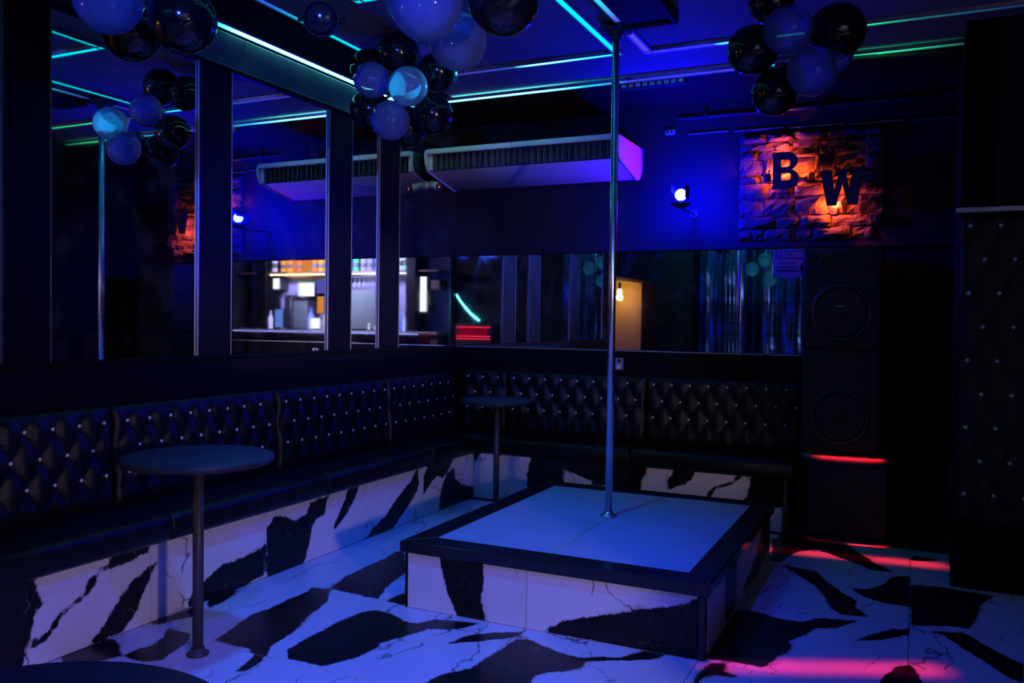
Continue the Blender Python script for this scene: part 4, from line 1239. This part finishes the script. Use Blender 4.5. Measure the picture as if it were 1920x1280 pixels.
CN = {'a': (1.17, -4.25, 2.52, 'balloons at the top left'), 'b': (2.13, -3.88, 2.52, 'balloons at the top centre'),
      'c': (0.95, -2.34, 2.68, 'balloons of the centre cluster'), 'd': (3.02, -2.38, 2.66, 'balloons of the right cluster')}
for kind, x, y, z, r, lab, g in BALLOONS:
    c = Vector(CN[g][:3])
    p_ = Vector((x, y, z))
    d = (p_ - c)
    d = d.normalized() if d.length > 0.05 else Vector((0, 0, -1))
    t = thing('balloon', p_, lab, 'balloon', CN[g][3], local=True)
    q = Vector((0, 0, 1)).rotation_difference(-d)
    t.rotation_euler = q.to_euler()
    mname = {'black': 'black_balloon', 'clear': 'clear_balloon', 'pale': 'pale_balloon', 'tail': 'clear_balloon'}[kind]
    prf = []
    for k in range(23):
        a = math.pi * k / 24
        rr = r * math.sin(a)
        zz = -r * math.cos(a)
        if zz > 0:
            zz *= 1.06
        prf.append((max(rr, 0.0), zz))
    prf += [(r * 0.10, r * 1.10), (r * 0.06, r * 1.16)]
    put('envelope', MB().lathe(prf, 36), mname, t)
    put('knot', MB().lathe([(r * 0.06, r * 1.15), (r * 0.09, r * 1.18), (r * 0.05, r * 1.21), (r * 0.12, r * 1.28), (r * 0.11, r * 1.285)], 12), mname, t)
    if kind == 'tail':
        bpy.context.view_layer.update()
        inv = q.inverted()
        path = [inv @ Vector(v) for v in ((0.055, 0.02, 0.03), (0.10, 0.01, 0.025), (0.135, 0.0, 0.035), (0.165, 0.0, 0.055))]
        put('tail', MB().tube(path, [0.062, 0.046, 0.024, 0.003], 14), mname, t)
        path = [inv @ Vector(v) for v in ((-0.045, -0.02, -0.085), (-0.055, -0.02, -0.105), (-0.063, -0.02, -0.125))]
        put('nozzle', MB().tube(path, [0.014, 0.008, 0.002], 8), mname, t)
for g, n_ in (('a', 'thin string holding the top left balloons to the ceiling'), ('b', 'thin string holding the top centre balloons to the ceiling'),
              ('c', 'thin string holding the centre cluster of balloons to the ceiling'), ('d', 'thin string holding the right cluster of balloons to the ceiling')):
    c = CN[g]
    tag(put('balloon_string', MB().tube([(c[0], c[1], c[2]), (c[0] + 0.01, c[1], (c[2] + ZC) / 2), (c[0], c[1], ZC)], 0.0025, 6), 'string'), n_, 'string', 'balloon strings')


# ------------------------------------------------------------------ ceiling spotlights and coloured wash lights
def par_can(label, loc, aim, r=0.075, ln=0.16, lens=None, stand=False):
    t = thing('par_can', loc, label, 'spotlight', 'ceiling spotlights', local=True)
    q = (Vector(aim) - Vector(loc)).to_track_quat('-Z', 'Y')
    t.rotation_euler = q.to_euler()
    put('body', MB().lathe([(0.0, ln), (r * 0.6, ln * 0.98), (r * 0.85, ln * 0.8), (r, ln * 0.3), (r, 0.0), (r * 0.93, 0.0), (r * 0.9, 0.02), (r * 0.9, 0.03)], 32), 'black_metal', t)
    put('lens', MB().lathe([(0.0, 0.012), (r * 0.5, 0.016), (r * 0.9, 0.024), (r * 0.9, 0.03)], 28), lens or MT['lens_dark'], t)
    put('yoke', MB().tube([(r + 0.012, 0, ln * 0.35), (r + 0.014, 0, ln * 0.75), (r * 0.7, 0, ln * 1.35), (-r * 0.7, 0, ln * 1.35), (-r - 0.014, 0, ln * 0.75), (-r - 0.012, 0, ln * 0.35)], 0.008), 'black_metal', t)
    top = q.inverted() @ Vector((0, 0, 1))
    b = Vector((0, 0, ln * 1.35))
    w_ = Vector(loc) + q @ b
    put('stem', MB().tube([b, b - top * w_.z if stand else b + top * max(0.02, ZC - w_.z)], 0.009), 'black_metal', t)
    if stand:
        for k in range(3):
            f_ = q.inverted() @ Vector((0.28 * math.cos(2.1 * k), 0.28 * math.sin(2.1 * k), 0.01 - w_.z))
            put('stand_leg', MB().tube([b + (q.inverted() @ Vector((0, 0, 0.35 - w_.z))), b + f_], 0.009), 'black_metal', t)
    for s_ in (-1, 1):
        put('clamp_knob', MB().lathe([(0.014, s_ * (r + 0.004)), (0.014, s_ * (r + 0.024))], 12, c=(0, 0, ln * 0.35), axis='x'), 'black_metal', t)
    return t


MT['lens_dark'] = mat('dark lamp glass', (0.02, 0.025, 0.04), 0.08, spec=0.6)
par_can('round black spotlight with a violet lit rim under the ceiling, left of the centre cluster', (1.14, -3.29, 2.72), (2.6, -5.4, 2.1), 0.078, 0.15)


def wash(label, loc, aim, power, color, angle, blend=0.6, lens_col=(0.1, 0.2, 1.0), stand=False, soft_=0.06):
    t = par_can(label, loc, aim, 0.07, 0.14, glow('lit lens ' + label[:14], lens_col, 3.0), stand)
    o = light('wash_light', 'SPOT', Vector(loc) + (Vector(aim) - Vector(loc)).normalized() * 0.02, power, color, aim, parent=t,
              spot_size=math.radians(angle), spot_blend=blend, shadow_soft_size=soft_)
    return t


wash('cyan blue spotlight aimed at the stage and the left floor', (1.6, -3.75, 2.85), (1.25, -2.75, 0.0), 175, (0.002, 0.12, 1.0), 74, 0.75)
wash('violet blue spotlight above the front floor tiles', (2.5, -4.9, 2.75), (2.2, -3.95, 0.0), 185, (0.03, 0.025, 1.0), 92, 0.9)
wash('pale violet spotlight on a floor stand aimed at the bench', (6.03, -6.4, 1.45), (0.75, -2.2, 0.42), 345, (0.62, 0.44, 0.52), 48, 0.35, (0.12, 0.1, 0.2), stand=True, soft_=0.10)  # lamp and stand added out of view to light bench and stage front
wash('blue spotlight behind the camera aimed at the balloons', (3.3, -7.2, 2.62), (1.5, -3.3, 2.50), 560, (0.03, 0.10, 1.0), 38, 0.5)  # unseen lamp added for more blue on the balloons
sb = bpy.data.objects['strobe_bar']
light('added_beam_light', 'SPOT', (1.74, -0.83, 2.985), 480.0, (0.015, 0.55, 1.0), (1.118, -2.53, 2.625), parent=sb, spot_size=math.radians(7.0), spot_blend=0.25, shadow_soft_size=0.012)  # beam added here to light the brightest centre balloon

# red beam bars over the right hand floor
for lab, (a, b), e_, wd in (('slim red beam bar under the ceiling before the loudspeakers', ((2.72, -0.88), (3.72, -0.78)), 0.5, 0.07),
                            ('slim red beam bar under the ceiling right of the stage', ((2.80, -2.86), (3.66, -2.47)), 0.42, 0.07)):
    A, B = Vector((*a, ZC - 0.06)), Vector((*b, ZC - 0.06))
    c = (A + B) / 2
    d = (B - A)
    an = math.atan2(d.y, d.x)
    t = thing('beam_bar', c, lab, 'light bar', 'red beam bars', local=True)
    t.rotation_euler = (0, 0, an)
    hl = d.length / 2
    put('housing', MB().bbox(-hl, hl, -0.03, 0.03, 0.006, 0.06, 0.006), 'black_metal', t)
    put('lens', MB().bbox(-hl + 0.02, hl - 0.02, -0.02, 0.02, 0.001, 0.007, 0.002), 'lens_dark', t)
    l = light('beam_bar_light', 'AREA', (0, 0, -0.004), e_, (1.0, 0.028, 0.06), None, shape='RECTANGLE', size=hl * 2, size_y=wd, spread=math.radians(4))
    l.parent = t

    if lab.endswith('loudspeakers'):
        l = light('beam_bar_light', 'AREA', (3.2, -0.86, 2.95), 1.1, (1.0, 0.012, 0.03), (3.17, -0.53, 0.55), shape='RECTANGLE', size=0.42, size_y=0.04, spread=math.radians(3))  # second area light added only to redden the plinth edge
        bpy.context.view_layer.update()
        l.parent = t
        l.matrix_parent_inverse = t.matrix_world.inverted()
# ------------------------------------------------------------------ the bar at the far side of the room (seen in the mirrors)
MT['bar_wood'] = mat('dark stained wood', (0.10, 0.05, 0.035), 0.45, scale=12, noise=0.5)
MT['steel'] = mat('brushed steel', (0.55, 0.56, 0.6), 0.3, metal=0.9)
MT['slab'] = mat('speckled dark green granite', (0.10, 0.13, 0.12), 0.35, scale=140, noise=0.9)
MT['glass'] = mat('thick clear glass', (0.8, 0.85, 0.9), 0.08, noise=0.05)
MT['glass'].node_tree.nodes['Principled BSDF'].inputs['Transmission Weight'].default_value = 0.75
MT['panel_blue'] = mat('blue grey panel', (0.5, 0.5, 0.75), 0.5)
MT['tube_white'] = glow('cool white tube', (0.85, 0.85, 1.0), 5.0)
MT['tube_warm'] = glow('warm white tube', (1.0, 0.62, 0.28), 5.0)
MT['screen_blue'] = glow('blue lit display', (0.16, 0.32, 1.0), 0.9)
MT['backlit'] = glow('backlit panel and added white glow', (0.82, 0.84, 1.0), 2.0)  # glows on ice box, cups, napkin box and banner too, though no lamps
MT['violet_lit'] = glow('violet backlit panel', (0.22, 0.20, 1.0), 0.55)
MT['orange_lit'] = glow('orange backlit panel', (1.0, 0.32, 0.05), 1.0)

t = thing('bar_counter', (7.2, -7.4, 0), 'long dark bar counter at the far end of the room', 'counter')
put('front', MB().bbox(4.75, 9.75, -7.55, -7.15, 0.0, 1.10, 0.01), 'bar_wood', t)
put('counter_top', MB().bbox(4.70, 9.80, -7.62, -7.05, 1.10, 1.15, 0.01), 'steel', t)
put('edge_light', MB().bbox(4.72, 9.78, -7.052, -7.040, 1.118, 1.142, 0.003), glow('counter edge light', (0.35, 0.36, 1.0), 1.3), t)
for k in range(8):
    put('front_panel', MB().bbox(4.82 + k * 0.615, 5.38 + k * 0.615, -7.165, -7.14, 0.12, 1.0, 0.008), 'black_panel', t)
t = thing('back_bar', (7.6, -8.5, 0), 'tall back bar cabinet with a bottle shelf behind the counter', 'cabinet')
put('back_panel', MB().box(5.0, 10.2, -8.74, -8.70, 0.0, 2.95), 'panel_blue', t)
put('shelf', MB().bbox(5.0, 10.1, -8.70, -8.25, 2.36, 2.40, 0.005), 'bar_wood', t)
put('work_shelf', MB().bbox(5.0, 10.1, -8.70, -8.20, 1.10, 1.16, 0.005), 'steel', t)
put('lower_doors', MB().bbox(5.0, 10.1, -8.70, -8.25, 0.0, 1.10, 0.01), 'bar_wood', t)
for x in (5.62, 7.62, 9.45):
    put('upright', MB().bbox(x - 0.12, x + 0.12, -8.70, -8.2, 1.16, 2.95, 0.01), 'black_panel', t)
put('shelf_tube', MB().tube([(7.75, -8.30, 2.34), (9.3, -8.30, 2.34)], 0.020), 'tube_warm', t)
put('shelf_tube', MB().tube([(5.75, -8.30, 2.34), (7.5, -8.30, 2.34)], 0.014), 'tube_white', t)
put('back_light', MB().box(7.75, 9.3, -8.70, -8.69, 2.42, 2.93), 'orange_lit', t)
put('back_light', MB().box(5.75, 7.5, -8.70, -8.69, 2.42, 2.93), 'violet_lit', t)

# things standing on the back bar, each its own piece: name, label, category, x0, x1, z0, z1, material
ITEMS = [
    ('menu_panel', 'backlit white menu board beside the bar till', 'board', 8.10, 8.55, 1.86, 2.18, 'backlit'),
    ('menu_panel', 'small backlit white notice on the left of the bar', 'board', 9.05, 9.25, 2.02, 2.28, 'backlit'),
    ('price_screen', 'violet price screen hanging under the bottle shelf', 'screen', 7.80, 8.06, 1.92, 2.24, 'violet_lit'),
    ('till_screen', 'light blue till screen standing on the back bar', 'screen', 8.88, 9.12, 1.18, 1.60, 'screen_blue'),
    ('drinks_fridge', 'dark drinks fridge with a pale green glass door', 'fridge', 8.22, 8.62, 1.17, 1.78, 'slab'),
    ('drinks_fridge', 'tall dark grey fridge next to the till screen', 'fridge', 8.64, 8.86, 1.17, 1.90, 'black_metal'),
    ('ice_bucket', 'white ice box standing at the right of the fridge', 'box', 7.88, 8.16, 1.17, 1.42, 'backlit'),  # ice box given a glow, no lamp behind it
    ('lamp_box', 'orange lit box lamp at the right end of the fridges', 'lamp', 7.84, 8.04, 1.50, 1.88, 'orange_lit'),
    ('stone_slab', 'speckled dark green stone panel under the hanging glasses', 'panel', 6.45, 7.45, 1.18, 2.02, 'slab'),
    ('paper_cups', 'white stack of paper cups before the green stone panel', 'cups', 6.60, 6.68, 1.17, 1.34, 'backlit'),  # cups given a glow, no lamp behind them
    ('napkin_box', 'white napkin box given a glow beside the paper cups', 'box', 6.38, 6.52, 1.17, 1.28, 'backlit'),
    ('roll_poster', 'tall pale paper banner hanging at the end of the bar', 'banner', 5.30, 5.48, 1.55, 2.28, 'backlit'),
    ('rail_box', 'red trimmed cash drawer at the end of the bar', 'box', 5.00, 5.22, 2.00, 2.20, 'bar_wood'),
]
for nm, lab, cat, x0, x1, zz0, zz1, m_ in ITEMS:
    y1 = -8.24 if zz0 < 1.2 else -8.32
    t = thing(nm, ((x0 + x1) / 2, y1, zz0), lab, cat)
    put('case', MB().bbox(x0, x1, -8.62, y1, zz0, zz1, 0.012), 'black_metal', t)
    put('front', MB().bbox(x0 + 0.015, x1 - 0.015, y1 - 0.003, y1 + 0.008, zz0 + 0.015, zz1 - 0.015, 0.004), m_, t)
    if nm in ('drinks_fridge', 'rail_box'):
        put('handle', MB().tube([(x0 + 0.03, y1 + 0.02, zz0 + 0.08), (x0 + 0.03, y1 + 0.02, zz1 - 0.08)], 0.008), 'steel', t)
MT['sign_red'] = mat('red sign print', (0.7, 0.05, 0.03), 0.5, emit=(0.8, 0.05, 0.02), estr=0.35)  # print given its own red glow, as if lit
t = thing('hydrant_sign', (7.12, -8.2, 1.6), 'small red fire notice fixed on the green stone panel', 'sign')
put('board', MB().bbox(7.02, 7.17, -8.315, -8.30, 1.58, 1.92, 0.004), 'sign_white', t)
put('red_field', MB().bbox(7.03, 7.16, -8.302, -8.296, 1.72, 1.91, 0.002), 'sign_red', t)


def bottle(label, x, col, s, emit):
    t = thing('bottle', (x, -8.42, 2.40), label, 'bottle', 'bottles on the back bar shelf')
    m_ = mat('bottle glass ' + label[:10], col, 0.12, noise=0.1, emit=col, estr=emit)  # light in the bottle is put in as a glow of the glass
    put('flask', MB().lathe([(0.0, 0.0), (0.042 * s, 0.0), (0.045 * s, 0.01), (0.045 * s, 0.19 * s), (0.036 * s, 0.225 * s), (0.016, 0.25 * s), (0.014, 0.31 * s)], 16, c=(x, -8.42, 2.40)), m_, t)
    put('cap', MB().lathe([(0.016, 0.31 * s), (0.016, 0.335 * s)], 12, c=(x, -8.42, 2.40)), 'black_metal', t)
    put('paper_label', MB().lathe([(0.0458 * s, 0.07 * s), (0.0458 * s, 0.14 * s)], 16, c=(x, -8.42, 2.40)), 'sign_white', t)


for x, col, s, e, lab in ((9.60, (0.30, 0.32, 0.5), 1.3, 0.3, 'pale clear bottle at the far left end of the bar shelf'),
                          (9.28, (0.55, 0.5, 0.6), 1.4, 0.5, 'tall white bottle left of the amber ones on the shelf'),
                          (9.05, (0.7, 0.30, 0.04), 1.2, 0.6, 'first amber bottle from the left on the bar shelf'),
                          (8.85, (0.85, 0.28, 0.02), 1.25, 0.9, 'glowing orange bottle in the left half of the shelf'),
                          (8.60, (0.75, 0.16, 0.03), 1.1, 0.7, 'dark orange bottle before the middle upright'),
                          (8.18, (0.65, 0.18, 0.03), 1.3, 0.6, 'brown spirit bottle right of the middle upright'),
                          (8.02, (0.8, 0.35, 0.06), 1.2, 0.7, 'square amber bottle next to the brown spirit bottle'),
                          (7.86, (0.7, 0.55, 0.12), 1.3, 0.7, 'yellow liqueur bottle at the upright over the glasses'),
                          (7.25, (0.10, 0.12, 0.7), 1.2, 0.5, 'blue bottle over the hanging glasses'),
                          (7.10, (0.05, 0.6, 0.15), 1.3, 0.7, 'green bottle over the hanging glasses'),
                          (6.92, (0.6, 0.6, 0.75), 1.2, 0.6, 'clear bottle right of the green one'),
                          (6.76, (0.6, 0.62, 0.8), 1.15, 0.6, 'second clear bottle right of the green one'),
                          (6.55, (0.5, 0.5, 0.9), 1.2, 0.5, 'violet tinted bottle over the paper cups'),
                          (5.98, (0.75, 0.78, 0.95), 1.4, 0.8, 'bright white bottle at the right end of the shelf'),
                          (5.86, (0.3, 0.7, 0.95), 1.5, 0.8, 'turquoise bottle at the right end of the shelf')):
    bottle(lab, x, col, s, e)
rb = random.Random(11)
for k, (x_, lab) in enumerate(((9.30, 'clear bottle on the work shelf left of the till screen'), (8.93, 'pink bottle behind the till screen'), (8.20, 'blue bottle on the work shelf beside the ice box'),
                              (7.80, 'white bottle on the work shelf right of the ice box'), (6.20, 'tall violet bottle at the right end of the work shelf'), (5.95, 'blue bottle at the right end of the work shelf'),
                              (5.80, 'small clear bottle last on the work shelf'))):
    t = thing('bottle', (x_, -8.32, 1.16), lab, 'bottle', 'bottles on the work shelf')
    col = [(0.6, 0.6, 0.8), (0.8, 0.3, 0.5), (0.2, 0.3, 0.9), (0.8, 0.8, 0.9), (0.4, 0.3, 0.9), (0.15, 0.3, 0.9), (0.6, 0.7, 0.9)][k]
    s = 1.1 + rb.random() * 0.5
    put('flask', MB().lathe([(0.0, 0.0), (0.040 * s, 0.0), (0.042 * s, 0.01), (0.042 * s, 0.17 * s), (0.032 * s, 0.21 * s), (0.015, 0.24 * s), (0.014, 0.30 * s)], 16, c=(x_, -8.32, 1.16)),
        mat('work shelf bottle', col, 0.15, noise=0.1, emit=col, estr=0.45), t)  # flask glows in its own colour in place of shelf light
    put('cap', MB().lathe([(0.016, 0.30 * s), (0.016, 0.32 * s)], 12, c=(x_, -8.32, 1.16)), 'black_metal', t)
MT['glass_lit'] = mat('wine glass', (0.55, 0.6, 0.75), 0.15, noise=0.1, emit=(0.5, 0.6, 1.0), estr=0.12)  # bar light on the glasses put in as a faint glow
gp = None
for k in range(8):
    x = 6.50 + k * 0.115
    t = thing('wine_glass', (x, -8.35, 2.05), 'upside down wine glass in the rack, number %s from the right' % ('one two three four five six seven eight'.split()[k]), 'glass', 'hanging wine glasses', local=True)
    if gp is None:
        gp = [put('bowl', MB().lathe([(0.036, 0.0), (0.044, 0.04), (0.040, 0.09), (0.012, 0.125), (0.005, 0.13)], 16), 'glass_lit', t),
              put('stem', MB().lathe([(0.006, 0.128), (0.006, 0.22)], 10), 'glass_lit', t),
              put('foot', MB().lathe([(0.038, 0.225), (0.038, 0.219), (0.006, 0.214)], 16), 'glass_lit', t)]
    else:
        for g_ in gp:
            c_ = g_.copy()
            COL.objects.link(c_)
            c_.parent = t
t = thing('glass_rack', (6.95, -8.35, 2.28), 'steel rail rack holding the upside down wine glasses', 'rack')
for k in range(4):
    put('rail', MB().tube([(6.42, -8.45 + k * 0.06, 2.275), (7.45, -8.45 + k * 0.06, 2.275)], 0.005, 6), 'steel', t)
for x in (6.42, 6.93, 7.45):
    put('hanger', MB().tube([(x, -8.45, 2.275), (x, -8.27, 2.275)], 0.006, 6).tube([(x, -8.36, 2.275), (x, -8.36, 2.36)], 0.006, 6), 'steel', t)

# bar canopy, with an area light added to brighten the back bar
t = thing('bar_canopy', (6.6, -7.2, 2.75), 'black canopy with light tubes above the bar counter', 'canopy')
put('board', MB().bbox(5.0, 9.6, -7.45, -7.0, 2.80, 2.90, 0.01), 'black_metal', t)
for x in (5.6, 7.3, 9.0):
    put('hanger', MB().tube([(x, -7.2, 2.90), (x, -7.2, ZC)], 0.012), 'black_metal', t)
put('tube_lamp', MB().tube([(5.4, -7.08, 2.77), (6.2, -7.08, 2.77)], 0.018), 'tube_warm', t)
put('tube_lamp', MB().tube([(6.9, -7.08, 2.77), (7.7, -7.08, 2.77)], 0.018), 'tube_warm', t)
light('added_bar_light', 'AREA', (7.3, -7.35, 2.72), 260.0, (0.55, 0.50, 1.0), (7.4, -8.6, 1.4), parent=t, shape='RECTANGLE', size=2.0, size_y=0.25)

# low padded partition added out of view to shade the right hand floor
t = thing('blocker', (4.7, -4.5, 0), 'low black padded partition added to keep the violet spotlight off the right floor', 'blocker')
put('panel', MB().bbox(4.22, 5.6, -4.56, -4.46, 0.0, 1.0, 0.01), 'black_panel', t)  # body of the added blocker
put('blocker_cap_rail', MB().bbox(4.20, 5.62, -4.58, -4.44, 1.0, 1.04, 0.01), 'leather', t)

# neon arc and red lit counter end, seen at the mirror corner
t = thing('neon_arc', (4.3, -8.72, 1.45), 'curved cyan neon tube on the dark wall', 'neon light')
MT['neon'] = glow('cyan neon', (0.12, 0.85, 1.0), 6.0)
pts = [(4.84 - 0.53 * u, -8.68, 1.92 - 0.52 * u - 0.055 * math.sin(math.pi * u)) for u in [k / 12 for k in range(13)]]
put('tube', MB().tube(pts, 0.022, 10), 'neon', t)
put('bracket', MB().tube([(4.80, -8.75, 1.87), (4.80, -8.68, 1.87)], 0.01).tube([(4.34, -8.75, 1.43), (4.34, -8.68, 1.43)], 0.01), 'black_metal', t)
t = thing('red_console', (4.25, -8.5, 0), 'dark console with glowing red light lines on its front', 'console')
put('body', MB().bbox(3.84, 4.66, -8.72, -8.32, 0.0, 1.34, 0.02), 'black_metal', t)
MT['red_line'] = glow('red light line', (1.0, 0.02, 0.06), 2.0)
MT['red_field'] = glow('dim red light panel', (0.45, 0.0, 0.03), 0.5)
put('red_panel', MB().bbox(3.94, 4.58, -8.324, -8.314, 1.09, 1.27, 0.003), 'red_field', t)
for z_ in (1.27, 1.09, 1.04):
    put('red_line', MB().bbox(3.88, 4.62, -8.325, -8.310, z_ - 0.008, z_ + 0.008, 0.003), 'red_line', t)

# foil curtain on the wall behind the camera, with its light strip
t = thing('foil_curtain', (0.9, -8.5, 0.2), 'shimmering blue foil strip curtain on the wall behind the camera', 'curtain')
MT['foil'] = mat('blue foil', (0.10, 0.22, 0.45), 0.28, metal=0.8, scale=8, noise=0.7)
put('rail', MB().tube([(-0.1, -8.55, 2.92), (2.5, -8.55, 2.92)], 0.015), 'steel', t)
sv, sf = [], []
for k in range(25):
    z_ = 2.90 - 2.7 * k / 24
    a = 0.25 * math.sin(k * 0.55)
    for s_ in (-1, 1):
        sv.append((s_ * 0.030 * math.cos(a), s_ * 0.030 * math.sin(a) + 0.012 * math.sin(k * 0.8), z_ - 2.9))
for k in range(24):
    sf.append((2 * k, 2 * k + 1, 2 * k + 3, 2 * k + 2))
sme = bpy.data.meshes.new('foil_strip')
sme.from_pydata(sv, [], sf)
sme.materials.append(MT['foil'])
rc = random.Random(5)
for k in range(40):
    link_copy(sme, 'foil_strip', t, (-0.05 + k * 0.064, -8.55 + rc.uniform(-0.03, 0.03), 2.9), (0, 0, rc.uniform(-0.9, 0.9)))
led('cyan led strip on the ceiling above the foil curtain', (0.0, -8.2, ZC), (2.4, -8.2, ZC), [(0, (0.1, 2.6, 3.2)), (1, (0.1, 2.6, 3.2))], w=0.10)

# pale balloons hanging by the foil curtain, seen in the back mirror
for x_, y_, z_, lab in ((1.15, -7.7, 2.28, 'left pale balloon by the foil curtain, seen in the back mirror'), (1.42, -7.75, 2.12, 'lowest pale balloon by the foil curtain, seen in the back mirror'),
                        (1.62, -7.65, 2.33, 'right pale balloon by the foil curtain, seen in the back mirror'), (1.36, -7.6, 2.42, 'topmost pale balloon by the foil curtain, seen in the back mirror')):
    t = thing('balloon', (x_, y_, z_), lab, 'balloon', 'balloons by the foil curtain', local=True)
    r = 0.11
    put('envelope', MB().lathe([(r * math.sin(math.pi * k / 18), -r * math.cos(math.pi * k / 18)) for k in range(18)] + [(0.01, r * 1.1)], 24), 'pale_balloon', t)
    put('knot', MB().lathe([(0.006, r * 1.08), (0.011, r * 1.12), (0.006, r * 1.16)], 10), 'pale_balloon', t)
    put('string', MB().tube([(0, 0, r * 1.1), (0, 0, ZC - z_)], 0.002, 5), 'string', t)

# warm alcove lamps
t = thing('alcove_lamp', (-0.45, -5.6, 1.95), 'warm globe lamp under the alcove ceiling', 'lamp')
MT['warm_bulb'] = glow('warm bulb', (1.0, 0.58, 0.20), 6.0)
put('globe', MB().lathe([(0.0, -0.05), (0.03, -0.04), (0.045, 0.0), (0.03, 0.04), (0.015, 0.05)], 20, c=(-0.50, -5.95, 1.86)), 'warm_bulb', t)
put('holder', MB().lathe([(0.02, 0.0), (0.02, 0.10)], 12, c=(-0.50, -5.95, 1.90)), 'black_metal', t)
light('alcove_lamp_light', 'POINT', (-0.50, -5.95, 1.78), 3.5, (1.0, 0.52, 0.12), parent=t, shadow_soft_size=0.05)

clean_marks()
bpy.context.view_layer.update()
